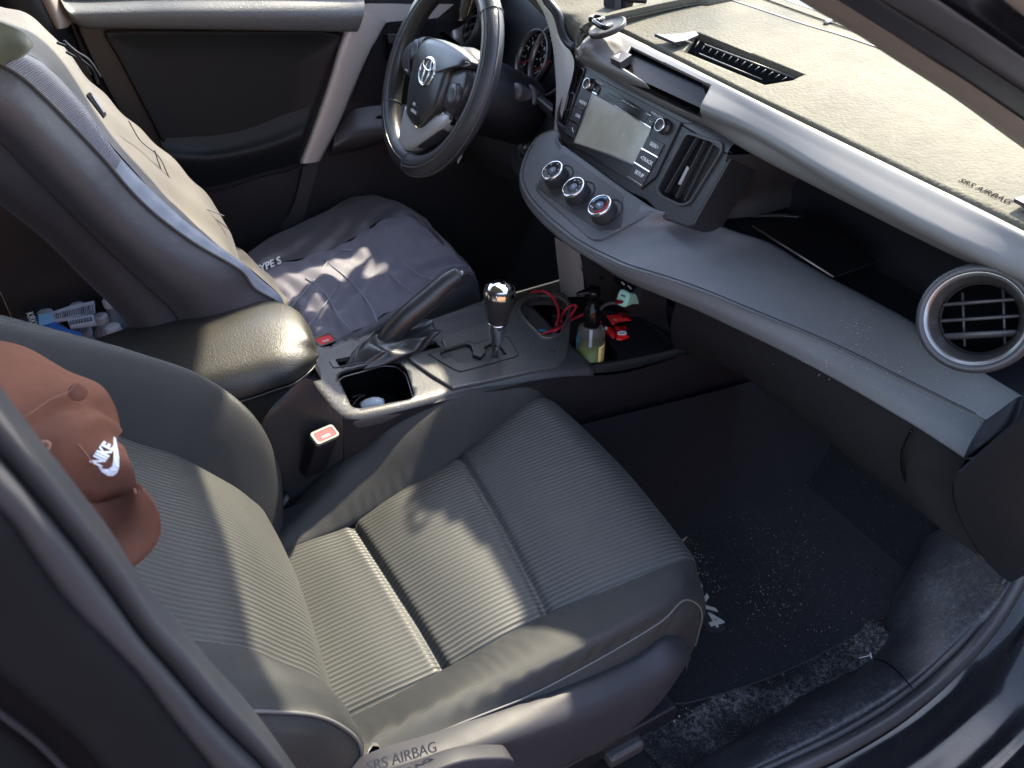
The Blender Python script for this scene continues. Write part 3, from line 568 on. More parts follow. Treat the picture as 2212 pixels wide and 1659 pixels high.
# open shelf
sf = at((1390, 440, 'Z', .752), (1512, 472, 'Z', .752), (1590, 500, 'Z', .748), (1663, 524, 'Z', .742), (1730, 563, 'Z', .738), (1800, 603, 'Z', .735), (1900, 656, 'Z', .735), (1986, 706, 'Z', .735), (2100, 790, 'Z', .735), (2212, 862, 'Z', .735), (2300, 915, 'Z', .735))
bk_ = [p+V(.0, 0, -.022) for p in sf]
loft('shelf_floor', [bk_, [p+V(.05, 0, -.002) for p in bk_], [V(.96, p.y, p.z+.0) for p in bk_]], M['black_pl'], dash, 60, 10)
loft('shelf_side', [at((1572, 335, 'x', .76), (1555, 380, 'x', .78), (1530, 425, 'x', .80), (1520, 475, 'Z', .735)), [p+V(.09, -.03, .0) for p in at((1572, 335, 'x', .76), (1555, 380, 'x', .78), (1530, 425, 'x', .80), (1520, 475, 'Z', .735))],
      [p+V(.2, -.03, .0) for p in at((1572, 335, 'x', .76), (1555, 380, 'x', .78), (1530, 425, 'x', .80), (1520, 475, 'Z', .735))]], M['dark_pl'], dash, 20, 20)
tube('shelf_ledge', at((1520, 470, 'x', .86), (1600, 467, 'x', .88), (1690, 465, 'x', .91), (1735, 470, 'x', .93)), .006, M['dark_pl'], dash, n=6, seg=20, flat=.5)
# soft lower shelf with stitched edge
CP = Plane(w('0', 1250, 420, x=.665), (-.55, 0, .83), (0, -1, 0))
def cpl(pts, h=0, z='0'): return [CP.at(z, a, b, h) for a, b in pts]
st = cpl(((1196, 282), (1172, 290), (1152, 308), (1132, 345), (1124, 385), (1138, 424), (1174, 466), (1227, 511), (1265, 536), (1297, 553))) + at((1350, 577, 'Z', .700), (1434, 603, 'Z', .700), (1520, 633, 'Z', .700), (1610, 670, 'Z', .700), (1786, 743, 'Z', .700), (1961, 828, 'Z', .700), (2127, 909, 'Z', .700))
bk2_ = cpl(((1212, 288), (1206, 296), (1208, 305), (1214, 313), (1226, 325), (1250, 343), (1290, 372), (1340, 405), (1390, 437), (1430, 456))) + sf[1:-1]
S1, S2 = cat(st, 80), cat(bk2_, 80)
loft('soft_shelf', [[p-V(.0, 0, .004) for p in S1], S1, [S1[i].lerp(S2[i], .3)+V(0, 0, .004*min(1, i/60)) for i in range(80)], [S1[i].lerp(S2[i], .75)+V(0, 0, .012*max(0, min(1, (i-35)/20))) for i in range(80)], S2, [p+V(.012, 0, -.03) for p in S2]], M['dash_soft'], dash, 200, 50)
lip = [p+V(0, 0, -.004) for p in S1]
lo = cpl(((1188, 300), (1160, 320), (1140, 360), (1132, 402), (1146, 446), (1180, 488), (1232, 532), (1270, 556), (1302, 575)), -.022) + at((1350, 605, 'Z', .662), (1434, 641, 'Z', .66), (1510, 672, 'Z', .66), (1582, 706, 'Z', .66), (1715, 771, 'Z', .66), (1856, 849, 'Z', .66), (1997, 933, 'Z', .66), (2083, 990, 'Z', .66))
S3 = cat(lo, 80)
loft('shelf_lip', [lip, [lip[i].lerp(S3[i], .4)+V(-.006, 0, -.0) for i in range(80)], [lip[i].lerp(S3[i], .85)+V(-.004, 0, 0) for i in range(80)], S3, [p+V(.03, 0, -.012) for p in S3], [p+V(.10, 0, .0) for p in S3]], M['dash_soft'], dash, 160, 40)
tube('shelf_stitching', [p+V(0, 0, .0008) for p in S1], .0014, M['piping'], dash, n=6, seg=200)
tube('shelf_stitching', [S1[i].lerp(S2[i], .045)+V(0, 0, .0015) for i in range(4, 79)], .0007, M['tag'], dash, n=5, seg=200)
# right end: roll and end cap
ec = [S1[-1], S1[-1].lerp(S2[-1], .3)+V(0, 0, .004), S1[-1].lerp(S2[-1], .75)+V(0, 0, .012), S2[-1], w('0', 2300, 812, y=-.77)]
el = [S3[-1], w('0', 2137, 952, y=-.742), w('0', 2212, 900, y=-.752), w('0', 2300, 850, y=-.775)]
E1, E2 = cat(ec, 20), cat(el, 20)
def emid(t, off):
    c = [E1[i].lerp(E2[i], t)+V(0, -.002, 0) for i in range(20)]; c[0] = lip[-1].lerp(S3[-1], t)+V(off, 0, 0); return c
loft('shelf_end_cap', [[E1[i]+V(0, 0, .0005) for i in range(20)], emid(.4, -.006), emid(.85, -.004), E2], M['shield'], dash, 30, 16)
loft('shelf_corner', [[S2[-1], sf[-1]], [S2[-1]+V(0, -.01, -.002), ec[3]]], M['dash_soft'], dash, 20, 10)
# glove box
gt = [p+V(.03, 0, -.012) for p in S3[42:]]
gb = at((1480, 765, 'x', .90), (1540, 785, 'x', .89), (1610, 810, 'x', .89), (1750, 915, 'x', .89), (1856, 1003, 'x', .89), (1962, 1081, 'x', .89), (2036, 1143, 'x', .89), (2132, 1212, 'y', -.745))
T_, G_ = cat(gt, 50), cat(gb, 50)
loft('glove_box', [T_, [T_[i].lerp(G_[i], .3)+V(-.018, 0, -.01) for i in range(50)], [T_[i].lerp(G_[i], .65)+V(-.022, 0, -.01) for i in range(50)], G_, [p+V(.06, .01, -.0) for p in G_]], M['grain_pl'], dash, 90, 50)
gpl = at((1976, 930, 'x', .78), (1962, 958, 'x', .785), (1955, 985, 'x', .79), (1960, 1030, 'x', .82), (1985, 1085, 'x', .87))
tube('glove_box_gap', [p+V(-.008, 0, .004) for p in gpl], .0022, M['gloss'], dash, n=6, seg=40)
tube('glove_box_handle', at((1508, 712, 'x', .80), (1545, 735, 'x', .80), (1584, 768, 'x', .80)), .005, M['silver_dk'], dash, n=8, seg=20, flat=.5)
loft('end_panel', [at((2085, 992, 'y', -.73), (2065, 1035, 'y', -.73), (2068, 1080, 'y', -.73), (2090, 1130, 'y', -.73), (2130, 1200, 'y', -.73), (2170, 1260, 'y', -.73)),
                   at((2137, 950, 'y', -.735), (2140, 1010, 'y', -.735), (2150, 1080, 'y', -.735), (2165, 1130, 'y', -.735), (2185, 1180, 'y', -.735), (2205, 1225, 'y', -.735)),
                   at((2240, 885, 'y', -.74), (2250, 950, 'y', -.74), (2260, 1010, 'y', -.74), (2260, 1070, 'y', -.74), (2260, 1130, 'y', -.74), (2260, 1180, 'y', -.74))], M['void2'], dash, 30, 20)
# ---- round vents
def round_vent(c, ax, r, name='air_vent'):
    vt = revolve(name, c, ax, [(r*.80, -.05), (r*.92, -.045), (r*1.0, .0), (r*1.0, .012), (r*.97, .020), (r*.90, .023), (r*.83, .019)], M['dark_pl'], dash, 64)
    revolve('vent_ring', c, ax, [(r*.84, .0195), (r*.82, .0195), (r*.76, .012), (r*.67, -.004), (r*.63, -.012)], M['silver_m'], vt, 64)
    revolve('vent_well', c, ax, [(r*.66, -.004), (r*.62, -.045), (.001, -.05)], M['void'], vt, 48)
    e1, e2, n = basis(ax); h = V(0, 0, 1); h = (h-n*h.dot(n)).normalized(); s = n.cross(h); h, s = h*math.cos(R(27))+s*math.sin(R(27)), s*math.cos(R(27))-h*math.sin(R(27))
    for k in (-1, 0, 1):
        ww = r*.66*math.sqrt(1-(k*.42)**2)
        tube('vent_vane', [c+h*(k*r*.30)+s*(q*ww)+n*(.002-.010*abs(q)**2) for q in (-1, -.5, 0, .5, 1)], .0022, M['dark_pl'], vt, n=6, seg=20, flat=2.2 if k == -1 else 1)
    for k in (-.4, .25): tube('vent_vane', [c+s*(k*r)+h*(q*r*.5)-n*.008 for q in (-1, 1)], .0016, M['dark_pl'], vt, n=6, seg=2)
    return vt
vc = w('0', 2112, 688, x=.735)
rv = round_vent(vc, V(-.86, -.28, .42), .062)
tube('vent_cowl', [vc+V(.055, .018, -.027), vc+V(.12, .04, -.04)], .060, M['dark_pl'], dash, n=40, seg=4)
vd = w('0', 1018, 55, x=.78)
round_vent(vd, V(-.86, -.0, .42), .062)
# ---- centre stack
th_ = R(25); RP = Plane(w('0', 1320, 300, x=.74), (-math.cos(th_), 0, math.sin(th_)), (0, -1, 0))
def rp(z, pts, h=0): return [RP.at(z, a, b, h) for a, b in pts]
face = rp('0', ((1234, 130), (1252, 140), (1268, 150), (1360, 205), (1473, 268), (1571, 331), (1578, 340), (1495, 486), (1484, 491), (1434, 474), (1392, 431), (1312, 397), (1234, 331), (1217, 309), (1200, 273), (1205, 236), (1226, 150)))
cs_body = slab('center_stack', RP, face, -.07, -.002, M['grain_pl'], dash, bevel=.003)
LV = rnd(rp('A', ((478, 232), (612, 322), (600, 360), (350, 1095), (245, 1005), (262, 860))), .006)
RV = rnd(rp('0', ((1484, 290), (1556, 314), (1556, 330), (1490, 436), (1472, 441), (1432, 423), (1421, 408))), .008)
cut(cs_body, [prism(LV, RP.n, -.03, .02), prism(RV, RP.n, -.035, .02)])
def lift(P, h): return [p+RP.n*h for p in P]
def shrink(P, k):
    c = sum(P, V(0, 0, 0))/len(P); return [c+(p-c)*k for p in P]
frame_ring('vent_frame', RP, lift(shrink(RV, 1.09), 0), lift(RV, 0), -.004, .002, M['dark_pl'], dash, bevel=.0008)
frame_ring('vent_frame', RP, lift(shrink(LV, 1.10), 0), lift(LV, 0), -.004, .002, M['dark_pl'], dash, bevel=.0008)
for a, b in (((500, 262), (300, 990)), ((540, 290), (335, 1030)), ((578, 318), (362, 1062))):
    tube('vent_slat', [RP.at('A', *a, -.007), RP.at('A', *b, -.007)], .0012, M['dark_pl'], dash, n=6, seg=2, flat=1)
for k, (a, b) in enumerate((((1508, 298), (1440, 416)), ((1526, 304), (1462, 428)), ((1544, 312), (1482, 434)))):
    A1, B1 = RP.at('0', *a, -.008), RP.at('0', *b, -.008); d = (B1-A1).normalized(); e = d.cross(RP.n)
    box('vent_slat', (A1+B1)/2, ((B1-A1).length, .0014, .009), M['dark_pl'], dash, bevel=.0004, ax=(d, e, RP.n))
tb = Plane(RP.at('0', 1478, 380, .001), RP.n, RP.at('0', 1495, 350)-RP.at('0', 1470, 400))
slab('vent_tab', tb, rnd([tb.W(a, b) for a, b in ((-.016, -.0035), (.016, -.0035), (.016, .0035), (-.016, .0035))], .002), -.006, .002, M['silver_dk'], dash, bevel=.001)
tq = rp('A', ((405, 625), (440, 612), (480, 640), (420, 850), (345, 862)))
tube('vent_tab', tq+[tq[0]], .001, M['silver_dk'], dash, n=6, seg=20, smoothpath=False)
# radio
radio = slab('radio', RP, rp('A', ((650, 330), (1960, 1030), (1600, 1790), (1400, 1950), (1080, 1740), (760, 1520), (340, 1290), (370, 1120))), -.004, .002, M['grain_pl'], dash, bevel=.001)
slab('radio_shoulder', RP, rp('A', ((640, 300), (2130, 1040), (1960, 1030), (650, 330))), -.004, .001, M['dark_pl'], dash)
fr = rp('A', ((738, 632), (1560, 1100), (1376, 1622), (1300, 1620), (1000, 1500), (470, 1318))); sc_ = rp('A', ((752, 655), (1545, 1108), (1365, 1605), (1290, 1595), (1000, 1475), (486, 1308)))
frame_ring('screen_bezel', RP, fr, sc_, .001, .0032, M['silver_dk'], radio)
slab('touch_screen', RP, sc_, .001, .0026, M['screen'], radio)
def button(z, q, s, tp, h=.0045, size=.0075, line=True, ang=None):
    P = rp(z, q); c = sum(P, V(0, 0, 0))/4
    b = slab('radio_button', RP, shrink(P, .96), .001, h, M['dark_pl'], radio, bevel=.0006)
    if s: text('button_lettering', s, RP.at(z, *tp, h+.0002), size, RP.e1*1.0, RP.e2, M['print'], radio, weight=.0002)
    if line: slab('button_trim', RP, [P[3]+(P[0]-P[3])*.0, P[2], P[2]+(P[2]-P[1])*.07, P[3]+(P[3]-P[0])*.07], .001, h+.0008, M['chrome'], radio)
    return b
button('A', ((562, 640), (702, 716), (632, 872), (494, 792)), 'AUDIO', (592, 756))
button('A', ((488, 828), (614, 894), (552, 1062), (428, 984)), 'CAR', (523, 938))
button('A', ((418, 1020), (544, 1084), (482, 1252), (352, 1168)), None, None)
tube('phone_mark', [RP.at('A', *q, .0048) for q in ((447, 1100), (448, 1125), (456, 1150), (466, 1158))], .0007, M['print'], radio, n=6, seg=10)
button('A', ((1512, 1218), (1745, 1340), (1655, 1512), (1432, 1388)), 'SEEK>', (1578, 1350), size=.0088)
button('A', ((1408, 1410), (1645, 1532), (1545, 1712), (1330, 1580)), '<TRACK', (1470, 1555), size=.0088)
button('E', ((1492, 372), (1712, 498), (1608, 688), (1404, 556)), 'SETUP', (1537, 525), size=.0088)
button('A', ((762, 505), (856, 556), (812, 646), (730, 600)), None, None, size=.005)
slab('eject_mark', RP, rp('A', ((762, 582), (792, 592), (783, 564)), 0), .0045, .0050, M['print'], radio)
button('A', ((1528, 962), (1622, 1008), (1560, 1108), (1472, 1052)), None, None)
slab('skip_mark', RP, rp('A', ((1538, 1010), (1552, 1040), (1568, 1030))), .0045, .0050, M['print'], radio)
text('knob_lettering', 'PWR·VOL', RP.at('A', 815, 482, .0022), .0052, RP.e1, RP.e2, M['print'], radio)
text('knob_lettering', 'TUNE·SCROLL', RP.at('A', 1618, 930, .0022), .0052, RP.e1, RP.e2, M['print'], radio)
slab('disc_slot', RP, rp('A', ((870, 545), (960, 560), (1530, 905), (1530, 940), (1450, 1050), (1360, 1010), (860, 700), (850, 640))), .001, .0030, M['gloss'], radio)
for a, b in (((950, 628), (1532, 936)), ((828, 668), (1455, 1052))): tube('slot_trim', [RP.at('A', *a, .0035), RP.at('A', *b, .0035)], .0007, M['chrome'], radio, n=6, seg=2)
for k in range(3): tube('slot_line', [RP.at('A', 900+k*-6, 640+k*16, .0033), RP.at('A', 1495-k*14, 958+k*24, .0033)], .0004, M['silver_dk'], radio, n=5, seg=2)
def knob(z, a, b, r, h, par):
    c = RP.at(z, a, b, h); c0 = c-RP.n*h
    k = revolve('radio_knob', c0, RP.n, [(r*1.18, .002), (r*1.18, .004), (r, .004), (r, h*.8), (r*.96, h*.95), (r*.86, h)], M['knurled'], par, 40)
    revolve('knob_ring', c0, RP.n, [(r*1.01, h*.78), (r*1.0, h*.92), (r*.9, h+.0006), (r*.84, h+.0004)], M['chrome'], k, 40)
    revolve('knob_cap', c0, RP.n, [(r*.86, h), (r*.6, h-.0012), (.0005, h-.002)], M['dark_pl'], k, 30)
def mk_knurl():
    m = bpy.data.materials.new('knurled_black'); m.use_nodes = True; t = m.node_tree; b = t.nodes['Principled BSDF']
    b.inputs['Base Color'].default_value = (.03, .03, .034, 1); b.inputs['Roughness'].default_value = .35
    tc = t.nodes.new('ShaderNodeTexCoord'); wv = t.nodes.new('ShaderNodeTexWave'); wv.bands_direction = 'Y'; wv.inputs['Scale'].default_value = 130
    bp = t.nodes.new('ShaderNodeBump'); bp.inputs['Distance'].default_value = .0006; bp.inputs['Strength'].default_value = .8
    t.links.new(tc.outputs['Object'], wv.inputs['Vector']); t.links.new(wv.outputs['Fac'], bp.inputs['Height']); t.links.new(bp.outputs[0], b.inputs['Normal'])
    return m
M['knurled'] = mk_knurl()
knob('A', 640, 488, .0105, .015, radio); knob('A', 1648, 1060, .0115, .015, radio)
# stack shoulder rising to the strip
tf = rp('0', ((1234, 130), (1268, 150), (1360, 205), (1473, 268), (1571, 331)), -.002)
loft('stack_shoulder', [tf, [p+V(.012, 0, .014) for p in tf], [p+V(.06, 0, .02) for p in tf]], M['grey_pl'], dash, 40, 10)
# climate panel
cpo = cpl(((490, 130), (205, 560), (110, 680), (118, 760), (190, 840), (820, 1400), (900, 1445), (1000, 1445), (1080, 1410), (1790, 1030), (1700, 985), (1270, 700)), 0, 'E')
cpan = slab('climate_panel', CP, cpo, -.012, .003, M['grey_pl'], dash, bevel=.002)
cpi = cpl(((510, 260), (600, 300), (1270, 790), (1310, 850), (1300, 1200), (1240, 1280), (1060, 1300), (930, 1280), (200, 770), (140, 690), (190, 600), (430, 290)), 0.003, 'E')
slab('dial_tray', CP, cat(cpi, 60, True), .003, .0042, M['dark_pl'], cpan, bevel=.001, smooth=False)
def dial(a, b, kind):
    h = .024; c = CP.at('E', a, b, h+.004); c0 = c-CP.n*h; r = .0222
    d = revolve('climate_dial', c0, CP.n, [(r*1.10, 0), (r*1.06, h*.3), (r*1.02, h*.9), (r*.98, h*.96)], M['knurled2'], dash, 56)
    revolve('dial_ring', c0, CP.n, [(r*1.025, h*.84), (r*1.02, h*.96), (r*.95, h+.0012), (r*.88, h+.0008)], M['chrome'], d, 56)
    revolve('dial_face', c0, CP.n, [(r*.88, h+.0008), (r*.42, h+.0002), (r*.40, h-.002), (.0003, h-.002)], M['black_pl'], d, 48)
    revolve('dial_button', c0, CP.n, [(r*.37, h-.001), (r*.35, h+.0002), (.0003, h+.0004)], M['slate'], d, 32)
    e1, e2 = CP.e1, CP.e2
    def ic(ang, R0=.66): return c+e1*(math.sin(R(ang))*r*R0)+e2*(math.cos(R(ang))*r*R0)+CP.n*.0008
    ps = []
    if kind == 0:
        for an in (-120, -60, 0, 60, 150):
            q = ic(an); ps += [tube('t', [q-e1*.0015+e2*.001, q-e2*.001, q+e1*.0015+e2*.0012], .0004, M['print'], d, n=5, seg=8), tube('t', [q+e2*.0024, q+e2*.0028], .0007, M['print'], d, n=6, seg=2)]
        for an in (-90, -30, 30, 90, 110): q = ic(an, .7); ps.append(tube('t', [q, q+CP.n*.0003], .0004, M['print'], d, n=6, seg=2))
    elif kind == 1:
        for an, s_ in ((-75, '-'), (-40, '0'), (-5, '1'), (25, '2'), (60, '3'), (95, '4')): ps.append(text('t', s_, ic(an, .64), .0052, e1, e2, M['print'], d))
    else:
        ps.append(tube('t', [ic(an, .72) for an in range(30, 165, 12)], .0011, M['red'], d, n=6, seg=30, flat=1))
        ps.append(tube('t', [ic(an, .72) for an in range(-100, 20, 12)], .0011, M['skyblue'], d, n=6, seg=30, flat=1))
        ps.append(text('t', 'MAX A/C', ic(-140, .62), .0028, e1, e2, M['print'], d))
        ps.append(text('t', 'A/C', c+CP.n*.001, .005, e1, e2, M['print'], d))
    if kind < 2: ps.append(tube('t', [c-e1*.0025+CP.n*.0008, c-e2*.0015+CP.n*.0008, c+e1*.0028+CP.n*.0008, c+e2*.0018+CP.n*.0008, c-e1*.002+e2*.001+CP.n*.0008], .0004, M['print'], d, n=5, seg=20))
    j = join('dial_markings', ps); j.parent = d
def mk_knurl2():
    m = M['knurled'].copy(); m.node_tree.nodes['Wave Texture'].inputs['Scale'].default_value = 160; return m
M['knurled2'] = mk_knurl2()
dial(330, 470, 0); dial(622, 700, 1); dial(985, 952, 2)
for a, b in ((440, 560), (730, 790), (1100, 1050)):
    revolve('dial_socket', CP.at('E', a, b, .0044), CP.n, [(.0285, -.001), (.0285, .0006), (.026, .0008), (.0255, -.001)], M['black_pl'], dash, 48)
# lower centre fascia, silver leg, switches
loft('center_fascia', [at((1242, 545, 'x', .70), (1262, 600, 'x', .715), (1272, 640, 'x', .74)), at((1340, 590, 'x', .75), (1345, 625, 'x', .765), (1350, 668, 'x', .79)), at((1440, 645, 'x', .80), (1440, 680, 'x', .81), (1450, 720, 'x', .84))], M['grain_pl'], dash, 20, 20)
loft('silver_leg', [at((1198, 512, 'x', .70), (1203, 560, 'x', .71), (1213, 642, 'x', .735)), at((1224, 528, 'x', .695), (1230, 570, 'x', .705), (1236, 641, 'x', .73)), at((1252, 545, 'x', .70), (1258, 580, 'x', .71), (1263, 640, 'x', .735))], M['silver_b'], dash, 20, 12)
FP = Plane(w('0', 1330, 630, x=.745), (-.9, -.25, .2), w('0', 1420, 690, x=.79)-w('0', 1270, 580, x=.715))
for q, s_ in (((1284, 583), 'LO'), ((1300, 592), 'HI'), ((1335, 602), None), ((1348, 612), 'USB'), ((1362, 620), 'AUX')):
    P = FP.at('0', *q); b = slab('switch', FP, rnd([P+FP.e1*x_+FP.e2*y_ for x_, y_ in ((-.007, -.010), (.007, -.010), (.007, .010), (-.007, .010))], .002), -.004, .003, M['gloss'], dash, bevel=.0008)
    if s_: text('switch_lettering', s_, P+FP.n*.0034, .005, FP.e1, FP.e2, M['print'], dash)
# gauges under the arch
GP = Plane(w('2', 1180, 350, x=.83), (-.92, 0, .39), (0, -1, 0))
gsil = at((1085, 20, 'x', .90), (1060, 60, 'x', .90), (1055, 110, 'x', .9), (1080, 170, 'x', .9))
slab('gauge_backing', GP, [GP.at('2', *q) for q in ((960, -60), (1330, -60), (1330, 640), (960, 420))], -.02, -.012, M['black_pl'], dash)
for (a, b, r) in ((1183, 350, .058), (1296, 372, .075)):
    c = GP.at('2', a, b); gr = revolve('gauge_ring', c, GP.n, [(r*1.0, -.01), (r*1.02, .004), (r*.97, .006), (r*.95, -.008)], M['silver_dk'], dash, 64)
    gf = revolve('gauge_face', c, GP.n, [(r*.95, -.006), (.001, -.006)], M['gloss'], gr, 48)
    ps = []
    for k in range(19):
        an = R(-130+k*14.4); o = c+(GP.e1*math.sin(an)+GP.e2*math.cos(an))*r*.86-GP.n*.005; i_ = c+(GP.e1*math.sin(an)+GP.e2*math.cos(an))*r*(.76 if k % 2 == 0 else .81)-GP.n*.005
        ps.append(tube('t', [o, i_], .0006, M['print'], gr, n=5, seg=2))
        if k % 2 == 0: ps.append(text('t', str(k//2), c+(GP.e1*math.sin(an)+GP.e2*math.cos(an))*r*.63-GP.n*.005, .009, GP.e1, GP.e2, M['print'], gr))
    join('gauge_markings', ps)
    an = R(-125); tube('gauge_needle', [c-GP.n*.002, c+(GP.e1*math.sin(an)+GP.e2*math.cos(an))*r*.8-GP.n*.002], .0012, M['red'], gr, n=6, seg=2)
ht = at((1140, -30, 'x', .758), (1160, 0, 'x', .758), (1180, 34, 'x', .76), (1194, 90, 'x', .762), (1200, 150, 'x', .762), (1203, 210, 'x', .75), (1200, 290, 'x', .735))
hr = at((1155, -42, 'x', .756), (1176, -5, 'x', .758), (1200, 35, 'x', .76), (1212, 80, 'x', .764), (1240, 132, 'x', .764), (1226, 205, 'x', .75), (1205, 285, 'x', .735))
loft('gauge_hood_trim', [[p+V(.05, .0, 0) for p in ht], ht, [a.lerp(b, .5)+V(-.004, 0, 0) for a, b in zip(cat(ht, 7), cat(hr, 7))], hr], M['silver_b'], dash, 50, 20)
loft('gauge_hood_inner', [[p+V(.0, .0, 0) for p in ht[:5]], [p+V(.06, .01, -.01) for p in ht[:5]], [p+V(.12, .01, -.02) for p in ht[:5]]], M['black_pl'], dash, 30, 12)
tube('gauge_hood_edge', at((1160, -40, 'x', .757), (1182, 0, 'x', .759), (1204, 30, 'x', .762), (1216, 70, 'x', .765), (1228, 92, 'x', .767), (1243, 104, 'x', .767)), .009, M['black_pl'], dash, n=10, seg=40)
loft('gauge_sill', [ws('2', ((940, 330), (985, 400), (1100, 470), (1310, 640)), x=.76), ws('2', ((940, 360), (980, 440), (1100, 510), (1305, 680)), x=.74), ws('2', ((930, 400), (970, 480), (1090, 560), (1295, 720)), x=.745)], M['dark_pl'], dash, 30, 12)
# knee panel and column side
loft('knee_panel', [ws('2', ((700, 480), (970, 470), (1100, 540), (1300, 700), (1330, 820)), x=.775), ws('2', ((700, 700), (950, 650), (1100, 750), (1250, 820), (1300, 860)), x=.765),
      ws('2', ((700, 900), (860, 900), (1000, 960), (1150, 1000), (1200, 980)), x=.775), ws('2', ((700, 1000), (820, 1000), (960, 1080), (1100, 1100), (1130, 1060)), x=.81)], M['dark_pl'], dash, 40, 40)
loft('footwell_cover', [[V(.80, .66, .70), V(.80, .4, .62), V(.80, .2, .56), V(.80, .10, .52)], [V(1.0, .66, .62), V(1.0, .4, .58), V(1.0, .2, .5), V(1.0, .10, .48)]], M['black_pl'], dash, 10, 10)
ig = w('2', 1150, 915, x=.738)
revolve('ignition_surround', ig, V(-.85, -.1, .5), [(.060, -.012), (.045, -.004), (.028, .001), (.026, .006), (.023, .006), (.021, -.004), (.016, -.003), (.016, .003), (.012, .004), (.006, .003), (.004, -.003), (.001, -.003)], M['dark_pl'], dash, 48)
revolve('ignition_lock', ig, V(-.85, -.1, .5), [(.0155, .003), (.015, .0045), (.006, .0042), (.005, -.002), (.0005, -.002)], M['silver_dk'], dash, 40)
# black folder left on the shelf
fo = thing('document_folder', 'thin black folder leaning in the open dashboard shelf', 'folder', w('0', 1800, 590, Z=.74))
fp_ = [w('0', 1625, 489, Z=.757), w('0', 1800, 599, Z=.744), w('0', 1872, 585, Z=.75)+V(.02, 0, 0), w('0', 1905, 560, Z=.77)+V(.03, 0, 0), w('0', 1735, 470, Z=.78)+V(.03, 0, 0)]
fn_ = (fp_[1]-fp_[0]).cross(fp_[4]-fp_[0]).normalized(); fn_ = fn_ if fn_.z > 0 else -fn_
FPn = Plane(fp_[0], fn_, fp_[1]-fp_[0])
slab('folder_cover', FPn, [FPn.W(*FPn.loc(p)) for p in (fp_[0], fp_[1], fp_[2], fp_[4])], -.006, 0, M['gloss'], fo, bevel=.001)
tube('folder_edge', [fp_[0]+V(0, 0, .001), fp_[1]+V(0, 0, .001)], .0016, M['silver_dk'], fo, n=6, seg=2)

# ================================================================ centre console
con = thing('center_console', 'black centre console with grey shifter panel, cup holder and storage bins between the seats', 'console', (.4, 0, .3))
CT = Plane(V(.33, 0, .495), (.12, 0, 1), (1, 0, 0))
def ct(z, pts, h=0): return [CT.at(z, a, b, h) for a, b in pts]
# body: block following the console outline, with pockets cut
outl = ct('0', ((640, 800), (664, 817), (700, 862), (728, 893), (750, 901), (790, 896), (880, 876), (977, 850), (1080, 826), (1188, 806))) + [V(.62, -.13, .455)]
outr = ct('0', ((640, 730), (700, 752), (733, 742), (800, 722), (900, 700), (985, 674), (1060, 655))) + [V(.62, .10, .455)]
o1, o2 = cat(outl, 40), cat(outr, 40)
body = loft('console_body', [[p+V(0, .012, -.20) for p in o1], [p+V(0, .0, -.045) for p in o1], [p+V(0, -.003, -.016) for p in o1], [p+V(0, .006, -.001) for p in o1], [o1[i].lerp(o2[i], .25) for i in range(40)], [o1[i].lerp(o2[i], .75) for i in range(40)], [p+V(0, -.004, -.001) for p in o2], [p+V(0, .002, -.014) for p in o2], [p+V(0, 0, -.20) for p in o2]],
            M['console'] if 'console' in M else M['grain_pl'], con, 60, 60)
sm_ = body.modifiers.new('solid', 'SOLIDIFY'); sm_.thickness = .006; sm_.offset = -1
bin_ = rnd(ct('F', ((190, 1150), (240, 1098), (480, 1035), (700, 972), (860, 985), (960, 1075), (1045, 1350), (1010, 1405), (420, 1515), (345, 1490))), .008)
slot_ = rnd(ct('F', ((165, 975), (1270, 768), (1345, 850), (1180, 890), (215, 1052))), .004)
body = cut(body, [prism(bin_, CT.n, -.03, .03), prism(slot_, CT.n, -.03, .03)])
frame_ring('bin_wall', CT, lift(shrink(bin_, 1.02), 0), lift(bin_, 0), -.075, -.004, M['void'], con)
slab('bin_floor', CT, shrink(bin_, 1.03), -.08, -.075, M['black_pl'], con)
tube('bin_rim', [p-CT.n*.012 for p in shrink(bin_, .985)]+[(shrink(bin_, .985)[0])-CT.n*.012], .0012, M['silver_dk'], con, n=6, seg=90)
slab('brake_slot_floor', CT, shrink(slot_, 1.03), -.03, -.012, M['black_pl'], con)
frame_ring('brake_slot_trim', CT, shrink(slot_, 1.10), slot_, -.001, .002, M['dark_pl'], con, bevel=.0008)
# shifter panel, silver grey
pnl = ct('5', ((418, 742), (470, 728), (560, 705), (880, 625), (925, 605), (800, 628), (640, 655), (618, 625), (520, 622)), .004)
P1 = ct('5', ((420, 742), (640, 662), (930, 592), (600, 655), (640, 640)), .004)
pout = ct('5', ((420, 742), (455, 770), (560, 845), (690, 925), (1000, 860), (1335, 785), (1385, 730), (1405, 640), (1425, 430), (1390, 360), (1340, 335), (1240, 330), (1150, 345), (1085, 385), (1060, 440), (1000, 485), (900, 520), (800, 545), (630, 595), (622, 625), (638, 665), (440, 715)))
pn_ = slab('shifter_panel', CT, pout, -.004, .006, M['console_g'], con, bevel=.003)
cup = cat(ct('5', ((1110, 460), (1112, 425), (1140, 390), (1210, 370), (1290, 370), (1350, 385), (1390, 430), (1395, 480), (1360, 560), (1340, 600), (1250, 612), (1200, 570), (1150, 520))), 40, True)
gate = ct('5', ((612, 712), (640, 695), (770, 655), (800, 662), (815, 698), (815, 722), (862, 738), (893, 706), (880, 678), (920, 655), (980, 664), (1022, 722), (960, 745), (900, 762), (850, 772), (760, 777), (712, 770), (692, 742), (622, 752)))
gout = rnd(ct('5', ((540, 722), (705, 818), (745, 828), (1062, 742), (1096, 726), (1030, 612), (962, 618), (880, 640), (830, 660), (790, 642))), .004)
pn_ = cut(pn_, [prism(cup, CT.n, -.03, .03), prism(gate, CT.n, -.03, .03)])
